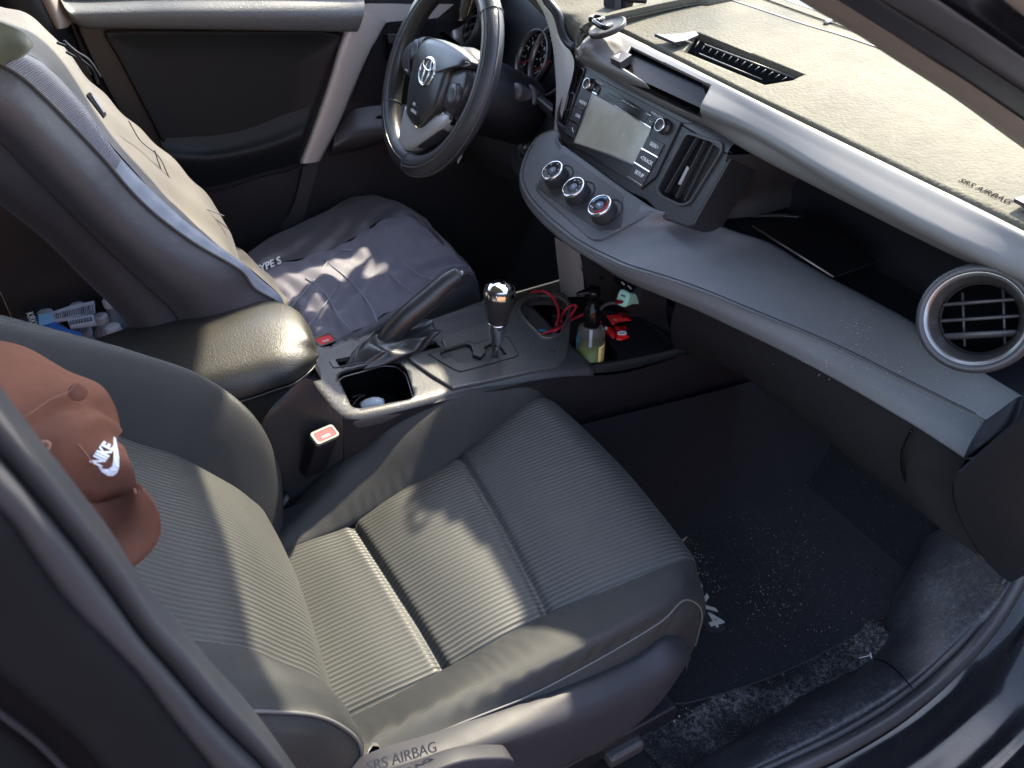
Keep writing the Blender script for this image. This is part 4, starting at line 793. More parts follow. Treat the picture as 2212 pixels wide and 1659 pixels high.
slab('gate_plate', CT, gout, .0045, .0072, M['console_g'], con, bevel=.0008)
gp = [o for o in scn.collection.objects if o.name == 'gate_plate'][0]; cut(gp, [prism(gate, CT.n, -.03, .03)])
tube('gate_line', [p+CT.n*.0072 for p in gout]+[gout[0]+CT.n*.0072], .0008, M['black_pl'], con, n=6, seg=120)
frame_ring('gate_wall', CT, shrink(gate, 1.01), gate, -.02, .004, M['black_pl'], con)
slab('gate_floor', CT, shrink(gate, 1.05), -.022, -.015, M['void'], con)
cr_o = [p+CT.n*0 for p in shrink(cup, 1.09)]
frame_ring('cup_holder_ring', CT, cr_o, cup, .004, .0105, M['silver_m'], con, bevel=.0012)
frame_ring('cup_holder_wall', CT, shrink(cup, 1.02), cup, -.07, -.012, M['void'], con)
frame_ring('cup_holder_liner', CT, shrink(cup, 1.015), cup, -.012, .005, M['silver_dk'], con)
slab('cup_holder_floor', CT, shrink(cup, 1.03), -.073, -.068, M['void'], con)
for a, b in ((1130, 490), (1330, 480)): box('cup_grip', CT.at('5', a, b, -.008), (.016, .012, .018), M['black_pl'], con, bevel=.004)
revolve('panel_stud', CT.at('5', 1308, 686, .006), CT.n, [(.006, 0), (.006, .0008), (.0045, .0014), (.0005, .0014)], M['dark_pl'], con, 24)
revolve('panel_stud', CT.at('5', 1012, 558, .006), CT.n, [(.006, 0), (.006, .0006), (.0045, .001), (.0005, .001)], M['dark_pl'], con, 24)
# front tray
FT = Plane(w('0', 1330, 700, Z=.425), (.02, 0, 1), (1, 0, 0))
def ft(z, pts, h=0): return [FT.at(z, a, b, h) for a, b in pts]
to = ft('5', ((1180, 860), (1290, 845), (1400, 805), (1760, 742), (2100, 664), (2140, 640), (2060, 500), (1940, 380), (1700, 300), (1400, 300), (1340, 340), (1300, 600)))
tray = slab('front_tray', FT, to, -.05, .001, M['black_pl'], con, bevel=.003)
tpk = rnd(ft('5', ((1412, 760), (1425, 640), (1470, 560), (1640, 560), (1660, 640), (1712, 700), (1700, 738), (1560, 758))), .006)
tpk2 = rnd(ft('5', ((1600, 440), (1850, 455), (2030, 620), (2020, 650), (1760, 690), (1700, 640), (1600, 520))), .01)
cut(tray, [prism(tpk, FT.n, -.10, .03), prism(tpk2, FT.n, -.008, .03)])
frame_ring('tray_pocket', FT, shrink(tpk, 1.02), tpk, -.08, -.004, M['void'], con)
slab('tray_pocket_floor', FT, shrink(tpk, 1.03), -.085, -.08, M['black_pl'], con)
eb = at((1188, 806, 'y', -.132), (1230, 803, 'y', -.132), (1345, 776, 'y', -.134), (1473, 753, 'y', -.134))
loft('tray_edge', [ft('5', ((1290, 812), (1400, 790), (1560, 768), (1760, 738), (2110, 660)), .002), [p+V(.002, -.004, -.003) for p in ft('5', ((1290, 822), (1400, 805), (1560, 780), (1760, 752), (2120, 672)), .002)], [p+V(0, -.004, -.0) for p in ft('5', ((1290, 852), (1400, 835), (1560, 812), (1760, 788), (2140, 690)), .002)]], M['dark_pl'], con, 50, 14)
side_t = at((742, 905, 'y', -.125), (790, 905, 'y', -.128), (880, 885, 'y', -.13), (977, 862, 'y', -.132), (1188, 818, 'y', -.133), (1345, 806, 'y', -.135), (1480, 765, 'y', -.135), (1600, 720, 'y', -.135))
side_b = at((742, 1130, 'y', -.14), (800, 1080, 'y', -.14), (880, 1040, 'y', -.14), (977, 980, 'y', -.14), (1240, 910, 'y', -.14), (1434, 868, 'y', -.14), (1540, 842, 'y', -.14), (1640, 822, 'y', -.14))
loft('console_side', [side_t, [a.lerp(b, .5)+V(0, -.004, 0) for a, b in zip(cat(side_t, 20), cat(side_b, 20))], side_b, [p+V(0, 0, -.10) for p in side_b]], M['black_pl'], con, 60, 20)
loft('console_side', [[p+V(0, .004, 0) for p in at((600, 870, 'y', -.11), (664, 820, 'y', -.11), (700, 864, 'y', -.115), (742, 903, 'y', -.125))], at((560, 930, 'y', -.115), (640, 900, 'y', -.115), (700, 920, 'y', -.12), (742, 940, 'y', -.128)), at((500, 1150, 'y', -.12), (600, 1150, 'y', -.12), (700, 1150, 'y', -.12), (742, 1150, 'y', -.13))], M['grain_pl'], con, 30, 16)
# armrest
arm_f = at((150, 750, 'Z', .56), (306, 699, 'Z', .585), (387, 680, 'Z', .592), (475, 658, 'Z', .597), (552, 648, 'Z', .598), (605, 653, 'Z', .598), (645, 674, 'Z', .59), (668, 705, 'Z', .575))
arm_m = at((120, 800, 'Z', .585), (300, 745, 'Z', .612), (430, 715, 'Z', .617), (540, 690, 'Z', .617), (600, 690, 'Z', .612), (640, 705, 'Z', .603), (668, 725, 'Z', .590), (682, 742, 'Z', .568))
arm_s = at((100, 900, 'Z', .585), (300, 830, 'Z', .602), (440, 795, 'Z', .603), (530, 772, 'Z', .602), (600, 758, 'Z', .599), (640, 752, 'Z', .592), (668, 752, 'Z', .581), (684, 762, 'Z', .562))
arm_b = at((100, 985, 'Z', .555), (350, 905, 'Z', .557), (517, 862, 'Z', .557), (597, 836, 'Z', .557), (633, 824, 'Z', .556), (660, 805, 'Z', .555), (678, 788, 'Z', .553), (686, 772, 'Z', .55))
loft('armrest_lid', [[p+V(-.004, -.01, -.03) for p in arm_f], arm_f, arm_m, arm_s, [a.lerp(b, .55)+V(.002, -.008, .004) for a, b in zip(cat(arm_s, 12), cat(arm_b, 12))], arm_b, [p+V(-.004, .008, -.006) for p in arm_b]], M['armrest'], con, 100, 70)
loft('armrest_box', [[p+V(-.008, .012, -.004) for p in arm_b], [p+V(-.008, .012, -.02) for p in arm_b], [V(p.x-.01, -.09, .3) for p in arm_b]], M['grain_pl'], con, 50, 16)
loft('armrest_box', [[p+V(0, -.012, -.02) for p in arm_f], [V(p.x, .10, .3) for p in arm_f]], M['black_pl'], con, 50, 16)
loft('armrest_box', [[p+V(-.012, 0, -.01) for p in (arm_b[-1], arm_s[-1], arm_f[-1])], [V(.17, -.09, .40), V(.18, 0, .40), V(.17, .1, .40)]], M['grain_pl'], con, 20, 16)
tube('lid_seam', [p+V(-.002, -.002, -.004) for p in arm_b[1:]], .0016, M['dark_pl'], con, n=6, seg=60)

# gear lever
gl = thing('gear_lever', 'chrome and black leather automatic gear lever standing in its shift gate', 'gear lever', CT.at('5', 945, 735))
gb0 = CT.at('5', 950, 740, -.01); gk = w('5', 985, 275, x=gb0.x+.012); axg = (gk-gb0).normalized(); Lg = (gk-gb0).length
revolve('lever_rod', gb0, axg, [(.006, 0), (.006, .06)], M['silver_dk'], gl, 20)
revolve('lever_collar', gb0+axg*(Lg*.25), axg, [(.008, -.012), (.0085, -.006), (.0105, 0), (.0135, .004), (.0155, Lg*.27)], M['chrome'], gl, 40)
def gp_(t): return gb0+axg*(Lg*t)
revolve('lever_grip', gb0, axg, [(.0165, Lg*.52), (.0185, Lg*.55), (.021, Lg*.62), (.0245, Lg*.72), (.0275, Lg*.82), (.028, Lg*.90), (.026, Lg*.965), (.018, Lg*.999), (.0005, Lg*1.005)], M['leather'], gl, 48)
revolve('lever_ring', gb0, axg, [(.0162, Lg*.505), (.0178, Lg*.51), (.0182, Lg*.525), (.0165, Lg*.53)], M['chrome'], gl, 48)
e1, e2, _ = basis(axg)
kp = [(.0285, Lg*.885), (.0275, Lg*.93), (.0245, Lg*.975), (.018, Lg*1.008), (.010, Lg*1.02), (.0005, Lg*1.023)]
revolve('lever_cap', gb0, axg, kp, M['chrome'], gl, 56)
# parking brake
pb = thing('parking_brake', 'black leather parking brake lever with wrinkled boot beside the gear lever', 'hand brake', CT.at('F', 700, 900))
yb = .062
hb = [w('F', 690, 800, y=yb), w('F', 800, 670, y=yb), w('F', 960, 500, y=yb), w('F', 1200, 300, y=yb), w('F', 1400, 120, y=yb), w('F', 1540, 30, y=yb)]
tube('brake_grip', hb, .0180, M['leather'], pb, n=24, seg=60, taper=lambda t: .75+.45*math.sin(math.pi*(.12+.75*t))**1.0)
tube('grip_stitching', [p+V(.004, -.0185, .002) for p in hb[:-1]], .0012, M['tag'], pb, n=6, seg=60)
tube('grip_seam', [p+V(.008, -.0175, -.004) for p in hb[:-1]], .0008, M['piping'], pb, n=6, seg=60)
tube('release_button', [w('F', 1530, 40, y=yb), w('F', 1590, 5, y=yb)], .006, M['silver_dk'], pb, n=16, seg=3)
bt = []
c0_ = CT.at('F', 700, 955, -.006); nk = hb[0].lerp(hb[1], .75)
for k in range(11):
    t = k/10; c = c0_.lerp(nk, t**1.1)+V(.030*math.sin(math.pi*t), 0, .016*math.sin(math.pi*t)); n_ = 48
    rx = .080*(1-t)**.8+.021*t+.018*math.sin(math.pi*t); ry = .027*(1-t)+.019*t+.010*math.sin(math.pi*t); am = math.sin(math.pi*min(1, t*1.1))
    bt.append([c+V(math.cos(q*2*math.pi/n_)*rx*(1+.10*am*math.sin(5*q*2*math.pi/n_+k*.9)), math.sin(q*2*math.pi/n_)*ry*(1+.18*am*math.sin(6*q*2*math.pi/n_-k*.8)), .006*am*math.sin(4*q*2*math.pi/n_+k*1.1)) for q in range(n_)])
rings('brake_boot', bt, M['leather'], pb, cap=True, sub=1)
0 and loft('brake_boot_fold', [ws('F', ((180, 1000), (260, 1040), (420, 1010), (580, 970)), y=.05), ws('F', ((200, 960), (320, 985), (450, 960), (560, 900)), y=.055), ws('F', ((260, 950), (400, 930), (480, 890), (540, 830)), y=.065)], M['leather'], pb, 40, 20, fn=lambda u, v, p: .003*math.sin(v*12+u*5))

# ================================================================ steering wheel
wt = R(26); WC = V(.555, .385, .858); wn = V(-math.cos(wt), 0, math.sin(wt)); WP = Plane(WC, wn, (0, -1, 0))
wh = thing('steering_wheel', 'black leather covered steering wheel with silver lower spoke and oval chrome emblem', 'steering wheel', WC)
RR, rr = .181, .0215
def torus(name, a0, a1, m, r=rr, RR_=RR, h=0):
    n = max(6, int(abs(a1-a0)/4)); vs = []; fs = []; uv = []; K = 24
    for i in range(n+1):
        a = R(a0+(a1-a0)*i/n); d = WP.e1*math.cos(a)+WP.e2*math.sin(a)
        for k in range(K+1):
            b = 2*math.pi*k/K; vs.append(WC+d*(RR_+r*math.cos(b))+wn*(h+r*.95*math.sin(b))); uv.append((RR*a, r*b))
    fs = [(i*(K+1)+k, i*(K+1)+k+1, (i+1)*(K+1)+k+1, (i+1)*(K+1)+k) for i in range(n) for k in range(K)]
    return mesh(name, vs, fs, m, wh, uvs=uv)
def ang_of(z, a, b): x, y = WP.loc(WP.at(z, a, b)); return math.degrees(math.atan2(y, x))
aR, aB, aL = ang_of('2', 915, 110), ang_of('2', 430, 1020), ang_of('2', 270, 670)
torus('rim_grip', aR, aB, M['perf']); torus('rim_leather', aB, aL-0, M['leather'], rr*1.01)
torus('rim_leather', aL, aR-360 if aR-360 < aL else aR, M['leather'], rr*1.0)
def rimline(a0, a1, off, r=.0011, m='cover_l', name='rim_piping'):
    pts = []
    for i in range(40):
        a = R(a0+(a1-a0)*i/39); d = WP.e1*math.cos(a)+WP.e2*math.sin(a); b = R(off)
        pts.append(WC+d*(RR+rr*1.02*math.cos(b))+wn*(rr*.98*math.sin(b)))
    tube(name, pts, r, M[m], wh, n=6, seg=100)
rimline(aR, aB, 72); rimline(aR, aB, 5); rimline(aR, aB, 88, .0008, 'silver_dk', 'rim_stitching'); rimline(aB, aL, 100, .001, 'silver_dk', 'rim_stitching'); rimline(aL, aL-150, 105, .0012, 'piping', 'rim_stitching')
for a in (aR, aB, aL):
    d = WP.e1*math.cos(R(a))+WP.e2*math.sin(R(a)); tube('rim_joint', [WC+d*(RR+rr*1.03*math.cos(q*math.pi/12))+wn*(rr*1.0*math.sin(q*math.pi/12)) for q in range(25)], .0009, M['piping'], wh, n=5, seg=40)
def wp(z, pts, h=0): return [WP.at(z, a, b, h) for a, b in pts]
pad = wp('2', ((470, 318), (500, 270), (560, 228), (640, 245), (720, 290), (790, 350), (808, 390), (790, 412), (705, 428), (672, 500), (650, 570), (610, 670), (560, 735), (495, 795), (440, 765), (415, 715), (420, 620), (430, 540), (450, 440)), .015)
pc = cat(pad, 60, True)
def dome(name, P, pl, h0, h1, m, par, steps=((1, 0), (1.0, .35), (.97, .7), (.9, .92), (.75, 1.0), (.4, 1.06), (.05, 1.07))):
    c = sum(P, V(0, 0, 0))/len(P)
    return rings(name, [[c+(p-c)*s+pl.n*(h0+(h1-h0)*t) for p in P] for s, t in steps], m, par, cap=True)
dome('airbag_pad', pc, WP, -.03, .012, M['leather'], wh)
dome('spoke', cat(wp('2', ((400, 330), (440, 275), (500, 235), (560, 225), (520, 280), (475, 330), (455, 400), (448, 480), (405, 450), (392, 385)), .008), 40, True), WP, -.02, .010, M['dark_pl'], wh)
dome('spoke', cat(wp('2', ((705, 432), (800, 418), (800, 520), (760, 620), (700, 705), (655, 690), (640, 640), (675, 540)), .008), 40, True), WP, -.02, .008, M['dark_pl'], wh)
dome('silver_spoke', cat(wp('2', ((405, 640), (412, 730), (440, 790), (490, 820), (560, 770), (640, 690), (690, 720), (640, 790), (500, 890), (402, 932), (362, 880), (365, 800), (385, 710)), .006), 60, True), WP, -.02, .006, M['silver_b'], wh)
dome('spoke', cat(wp('2', ((690, 640), (725, 700), (640, 810), (500, 905), (405, 940), (420, 925), (500, 880), (640, 760)), .0), 40, True), WP, -.02, .008, M['dark_pl'], wh)
def button_disc(z, a, b, rx, ry, tilt, name='thumb_button'):
    c = WP.at(z, a, b, .022); P = []
    for q in range(32):
        x, y = rx*math.cos(q*math.pi/16), ry*math.sin(q*math.pi/16); P.append(c+WP.e1*(x*math.cos(tilt)-y*math.sin(tilt))+WP.e2*(x*math.sin(tilt)+y*math.cos(tilt)))
    dome(name, P, WP, -.006, .004, M['dark_pl'], wh, ((1.12, 0), (1.12, .2), (1, .3), (.98, .8), (.9, 1), (.5, .9), (.02, .85)))
button_disc('2', 462, 306, .019, .021, 0); button_disc('2', 692, 585, .019, .021, .2)
for q, s_ in (((420, 436), 'MODE'), ((645, 702), 'DISP')):
    P = WP.at('2', *q, .016); slab('side_button', WP, [P+WP.e1*x_+WP.e2*y_ for x_, y_ in ((-.016, -.010), (.012, -.014), (.014, .008), (-.013, .012))], -.006, .004, M['gloss'], wh, bevel=.001)
    text('button_lettering', s_, P+wn*.0044, .005, WP.e1, WP.e2, M['print'], wh)
lc = WP.at('2', 535, 440, .030)
def ell(c, rx, ry, r, cy=0): return tube('emblem', [c+WP.e1*(rx*math.cos(q*math.pi/12))+WP.e2*(cy+ry*math.sin(q*math.pi/12)) for q in range(25)], r, M['chrome'], wh, n=8, seg=60, flat=1)
join('emblem', [ell(lc, .030, .0265, .0024), ell(lc, .0105, .024, .0020, 0), ell(lc+wn*.001, .0235, .0105, .0020, .0135)])
tube('airbag_stitching', [p+wn*.004 for p in [pc[0].lerp(sum(pc, V(0, 0, 0))/60, .03)]+[q.lerp(sum(pc, V(0, 0, 0))/60, .05)+wn*.002 for q in pc[22:50]]], .0007, M['silver_dk'], wh, n=5, seg=80)
text('airbag_lettering', 'SRS', WP.at('2', 455, 640, .029), .008, WP.e1, WP.e2, M['print'], wh); text('airbag_lettering', 'AIRBAG', WP.at('2', 452, 685, .029), .008, WP.e1, WP.e2, M['print'], wh)
rings('column_shroud', [[WC+wn*h+WP.e1*(a*s*math.cos(q*math.pi/20))+WP.e2*(b*s*math.sin(q*math.pi/20)-.01) for q in range(40)] for h, a, b, s in ((-.02, .055, .055, 1), (-.04, .075, .075, 1), (-.06, .082, .08, 1), (-.14, .085, .075, 1), (-.22, .085, .07, 1))], M['black_pl'], wh, cap=True)
sk_ = w('2', 1110, 590, x=.70)
revolve('wiper_stalk', sk_+V(.03, .03, -.02), V(-.75, -.35, .5), [(.030, -.02), (.030, .008), (.027, .012), (.021, .013), (.0205, .046), (.016, .054), (.0005, .056)], M['dark_pl'], wh, 32)
rings('wiper_stalk', [[w('2', a, b, x=.66)+V(0, math.cos(q*math.pi/8)*s, math.sin(q*math.pi/8)*s*.5) for q in range(16)] for a, b, s in ((610, 205, .002), (640, 215, .014), (700, 265, .016), (780, 330, .016))], M['grey_pl'], wh)
box('column_lever', w('D', 1120, 1060, x=.62), (.012, .022, .02), M['gloss'], wh, bevel=.004)
text('lever_lettering', 'ON·OFF', w('D', 1100, 1085, x=.61), .010, w('D', 1080, 1125, x=.61)-w('D', 1130, 1040, x=.61), V(0, -.5, .5), M['print'], wh)

# ================================================================ driver door
dd = thing('driver_door', 'far door trim with sunlit padded ledge, black insert and silver diagonal band', 'car door', (.3, .74, .5))
DP = Plane(V(0, .735, 0), (0, -1, 0), (1, 0, 0))
def dp(z, pts, h=0): return [DP.at(z, a, b, h) for a, b in pts]
slab('door_panel', DP, [V(-.35, .735, .05), V(1.36, .735, .05), V(1.36, .735, .90), V(.95, .735, .93), V(-.35, .735, 1.02)], -.06, -.001, M['grain_pl'], dd)
lt = dp('1', ((340, -60), (420, 8), (1000, -6), (1700, -12), (2135, -12), (2230, -20)), .006)
lb = dp('1', ((440, 130), (530, 170), (800, 172), (1300, 178), (1700, 184), (2100, 190), (2200, 190)), .034)
L1, L2 = cat(lt, 30), cat(lb, 30)
loft('padded_ledge', [[p+V(0, .06, .0) for p in L1], L1, [L1[i].lerp(L2[i], .45)+V(0, -.022, .004) for i in range(30)], L2, [p+V(0, .03, -.004) for p in L2]], M['ledge'], dd, 80, 30)
ins_o = dp('1', ((655, 235), (700, 195), (1400, 195), (2070, 205), (2050, 330), (1960, 600), (1840, 940), (1820, 1030), (1600, 1090), (1240, 1185), (1070, 1000), (900, 680), (720, 340)), .008)
ic_ = cat(ins_o, 80, True); cen = sum(ic_, V(0, 0, 0))/80
rings('door_insert', [[cen+(p-cen)*s+V(0, -h, 0) for p in ic_] for s, h in ((1.0, -.01), (.995, .0), (.985, .001), (.93, -.003), (.6, -.006), (.02, -.006))], M['door_pad'], dd, cap=True)
bul = dp('1', ((1000, 900), (1300, 920), (1600, 850), (1890, 730)), .012)
loft('door_pocket_bulge', [dp('1', ((960, 780), (1300, 790), (1600, 720), (1930, 560)), -.003), bul, dp('1', ((1080, 985), (1300, 985), (1600, 930), (1850, 850)), .026), dp('1', ((1240, 1180), (1400, 1145), (1600, 1085), (1825, 1025)), .004)], M['door_pad'], dd, 40, 30)
tube('insert_gap', [p+V(0, .002, 0) for p in ic_]+[ic_[0]+V(0, .002, 0)], .0018, M['gloss'], dd, n=6, seg=140)
tube('panel_line', dp('1', ((1240, 1185), (1500, 1115), (1830, 1022)), .004), .0018, M['gloss'], dd, n=6, seg=20)
# silver band: down the diagonal and forward along the top
bo = dp('1', ((2225, 60), (2180, 130), (2120, 240), (2020, 560), (1940, 790), (1858, 1005)), .022)
bi = dp('1', ((2370, 130), (2310, 240), (2260, 330), (2160, 560), (2060, 800), (1965, 990)), .022)
loft('silver_band', [[p+V(0, .02, 0) for p in bo], bo, bi, [p+V(.006, .03, 0) for p in bi]], M['silver_b'], dd, 60, 12)
loft('silver_band', [dp('2', ((10, 180), (120, 38), (260, 22), (430, 25), (700, 25)), .022), dp('2', ((120, 300), (200, 190), (280, 140), (430, 125), (600, 110)), .022)], M['silver_b'], dd, 40, 8)
slab('band_side_panel', DP, dp('2', ((70, 620), (230, 205), (290, 155), (440, 135), (900, 120), (900, 640), (260, 640))), 0, .004, M['black_pl'], dd)  # plain black panel beside the silver band, behind the switches
slab('switch_bezel', DP, rnd(dp('2', ((258, 200), (420, 195), (420, 365), (268, 362))), .006), .004, .010, M['gloss'], dd, bevel=.002)
slab('lock_switch', DP, rnd(dp('2', ((278, 203), (345, 200), (352, 255), (288, 258))), .003), .010, .015, M['dark_pl'], dd, bevel=.001)
slab('lock_mark', DP, dp('2', ((348, 200), (358, 200), (368, 250), (357, 252))), .010, .014, M['red'], dd)
loft('door_armrest', [dp('2', ((-30, 800), (60, 690), (130, 662), (270, 645), (420, 640)), .006), dp('2', ((-40, 880), (40, 830), (130, 800), (260, 790), (420, 780)), .05), dp('2', ((-50, 930), (20, 905), (130, 885), (260, 860), (420, 850)), .05), dp('2', ((-50, 960), (20, 945), (130, 920), (260, 880), (420, 880)), .02)], M['dark_pl'], dd, 40, 20)
slab('window_switch', DP, dp('2', ((195, 690), (330, 650), (330, 760), (240, 775))), .028, .033, M['gloss'], dd, bevel=.001)
loft('lower_pillar_band', [dp('0', ((655, 360), (635, 440), (600, 500)), .012), dp('0', ((692, 345), (668, 430), (650, 500)), .012)], M['dark_pl'], dd, 12, 6)
tube('door_weatherstrip', dp('1', ((410, 40), (480, 240), (640, 560), (820, 850), (1050, 1020), (1300, 1500)), .0), .010, M['gloss'], dd, n=8, seg=60)

# ================================================================ far B pillar with belt guide
fb = thing('far_pillar', 'far cabin pillar in beige trim above black plastic behind the driver seat', 'pillar', (-.1, .70, .9))
slab('pillar_cover', DP, dp('1', ((150, 190), (320, 175), (440, 160), (520, 320), (640, 560), (820, 850), (1040, 1000), (1300, 1500), (900, 1700), (400, 900)), 0), -.02, -.004, M['black_pl'], fb, bevel=.004)
loft('pillar_trim', [dp('1', ((60, -160), (168, 0), (240, 90), (312, 178)), .02), dp('1', ((200, -160), (290, 0), (330, 90), (365, 178)), .05), dp('1', ((300, -160), (382, 0), (438, 125), (418, 168)), .02)], M['cream'], fb, 20, 16)
loft('belt_webbing', [dp('1', ((-200, -160), (-20, 20), (150, 190), (330, 360)), .04), dp('1', ((60, -160), (170, 0), (240, 110), (400, 330)), .04)], M['belt'], fb, 20, 6)

# ================================================================ setting: cabin shell, floor, sill, ground
def struct(o): o['kind'] = 'structure'; return o
fl = mesh('floor', [V(-1.2, -.70, .045), V(1.25, -.70, .045), V(1.25, .74, .045), V(-1.2, .74, .045)], [(0, 1, 2, 3)], M['carpet'], smooth=False, solid=.02); struct(fl)
tn = loft('floor_tunnel', [[V(x, -.16, .40-.13*min(1, max(0, (x-.2)/1.0))) for x in (-.3, .2, .6, 1.0, 1.4)], [V(x, -.22, .30-.13*min(1, max(0, (x-.2)/1.0))) for x in (-.3, .2, .6, 1.0, 1.4)],
     [V(x, -.26, .12) for x in (-.3, .2, .6, 1.0, 1.4)], [V(x, -.30, .056) for x in (-.3, .2, .6, 1.0, 1.4)]], M['carpet2'], None, 60, 30); struct(tn)
fwall = loft('firewall', [[V(1.10, y, .05), V(1.22, y, .12), V(1.33, y, .28), V(1.36, y, .5), V(1.36, y, .92)] for y in (-.76, -.3, .1, .5, .74)], M['carpet'], None, 30, 20); struct(fwall)
roof = loft('cabin_roof', [[V(x, y, z-.10*abs(y/.62)**3) for x, z in ((-1.3, 1.46), (-.8, 1.50), (-.2, 1.50), (.3, 1.45), (.62, 1.37))] for y in (-.60, -.5, -.25, 0, .25, .5, .62)], M['head'], None, 30, 30, solid=.03); struct(roof)
struct(loft('rear_light_block', [[V(-1.15, y, z) for z in (.05, .5, 1.0, 1.45)] for y in (-.7, 0, .74)], M['carpet'], None, 10, 10))  # added wall closing off the rear so the cabin behind stays dark
struct(loft('rear_side', [[V(-1.15, .735, .05), V(-.7, .735, .05), V(-.35, .735, .05)], [V(-1.15, .735, 1.0), V(-.7, .735, 1.0), V(-.35, .735, 1.0)]], M['black_pl'], None, 10, 10))
struct(tube('far_roof_rail', [V(-1.15, .64, 1.36), V(-.3, .63, 1.42), (.3, .61, 1.41), V(.62, .60, 1.36), V(1.0, .66, 1.16), V(1.36, .72, .96)], .035, M['head'], None, n=12, seg=40))
struct(tube('far_middle_pillar', [V(-.10, .735, .9), V(-.16, .70, 1.15), V(-.2, .64, 1.40)], .05, M['black_pl'], None, n=12, seg=10))
rbs = thing('rear_bench', 'dark rear bench seat in the shadow behind the driver seat', 'rear seat', (-.9, .3, .2))
box('bench_cushion', (-.92, .25, .30), (.40, .9, .20), M['weave'], rbs, bevel=.04)
# carpet, sill trim, seal and painted body
mt = thing('floor_mat', 'black carpet floor mat with silver model lettering and scattered crumbs in the passenger footwell', 'floor mat', (.85, -.42, .05))
MP = Plane(V(.85, -.42, .055), (0, 0, 1), (1, 0, 0))
mo = [MP.at('0', *q) for q in ((1335, 1004), (1434, 962), (1540, 938), (1552, 928), (1575, 880), (1640, 845), (1760, 900), (1900, 1010), (2010, 1110), (2035, 1140), (2010, 1230), (1960, 1290), (1890, 1345), (1780, 1410), (1660, 1465), (1520, 1510), (1436, 1520), (1300, 1480), (1250, 1300), (1270, 1100))]
slab('mat_carpet', MP, cat(mo, 90, True), -.004, .004, M['carpet'], mt, bevel=.003)
EP = Plane(w('0', 1530, 1310, Z=.061), (0, 0, 1), w('0', 1562, 1362, Z=.061)-w('0', 1500, 1258, Z=.061))
bp_ = [EP.at('9', *q) for q in ((180, 520), (375, 800), (368, 818), (275, 822), (150, 600), (0, 400), (80, 360))]
slab('emblem_plate', EP, bp_, -.001, .0015, M['tag'], mt)
ex_ = EP.at('9', 320, 800)-EP.at('9', 185, 570); 
text('emblem_lettering', 'RAV4', EP.at('9', 335, 795, .0018), .040, ex_, EP.at('9', 340, 740)-EP.at('9', 250, 770), M['silver_b'], mt, align='RIGHT', weight=.0008, space=.95, sx=1.75)
sIn = [w('9', 60, 1700, Z=.075), w('9', 300, 1575, Z=.075), w('9', 560, 1425, Z=.075), w('9', 900, 1205, Z=.075), w('9', 1150, 1080, Z=.075), w('9', 1285, 1000, Z=.078), w('9', 1400, 870, Z=.085), w('9', 1450, 740, Z=.10), w('9', 1500, 580, Z=.115), w('9', 1600, 400, Z=.13), w('9', 1710, 190, Z=.15)]
sOut = [w('9', 500, 1700, Z=.125), w('9', 750, 1575, Z=.125), w('9', 1000, 1450, Z=.125), w('9', 1280, 1290, Z=.125), w('9', 1530, 1130, Z=.125), w('9', 1740, 950, Z=.135), w('9', 1900, 790, Z=.16), w('9', 2050, 620, Z=.20), w('9', 2130, 500, Z=.225)]
I1, O1 = cat(sIn, 50), cat(sOut, 50)
sill = thing('door_sill', 'scuffed black plastic sill trim curving along the open passenger doorway', 'door sill', (.6, -.72, .1))
loft('sill_trim', [[p+V(0, .02, -.04) for p in I1], I1, [I1[i].lerp(O1[i], .35)+V(0, 0, .012) for i in range(50)], [I1[i].lerp(O1[i], .75)+V(0, 0, .01) for i in range(50)], O1, [p+V(0, -.012, -.02) for p in O1]], M['sill'], sill, 120, 40)
jn = [w('9', *q, Z=z_) for q, z_ in (((1285, 998), .082), ((1340, 1010), .095), ((1400, 1050), .112), ((1470, 1120), .126), ((1530, 1188), .128))]
tube('sill_joint', [p+V(0, 0, .005) for p in jn], .0012, M['gloss'], sill, n=6, seg=30)
sl_ = [w('9', a, b, Z=z_) for a, b, z_ in ((600, 1760, .12), (950, 1600, .12), (1150, 1500, .12), (1400, 1350, .12), (1600, 1200, .12), (1760, 1060, .125), (1900, 920, .14), (2040, 740, .17), (2150, 560, .21), (2230, 400, .25), (2330, 200, .30))]
seal = thing('door_seal', 'dark rubber weather seal running round the open passenger doorway', 'door seal', (.6, -.76, .12))
tube('seal_bead', sl_, .013, M['bplr'], seal, n=14, seg=80)
tube('seal_lip', [p+V(-.006, .018, .004) for p in sl_], .006, M['bplr'], seal, n=10, seg=80)
kk = Plane(w('0', 2130, 1100, y=-.768), (0, -1, 0), (1, 0, 0))
slab('kick_panel', kk, cat([w('0', a, b, y=-.768) for a, b in ((2096, 1002), (2072, 1024), (2060, 1050), (2066, 1094), (2080, 1130), (2100, 1168), (2138, 1220), (2165, 1245), (2200, 1250), (2330, 1150), (2280, 870), (2200, 912), (2143, 960), (2115, 985))], 90, True), -.003, 0, M['void2'], sill)
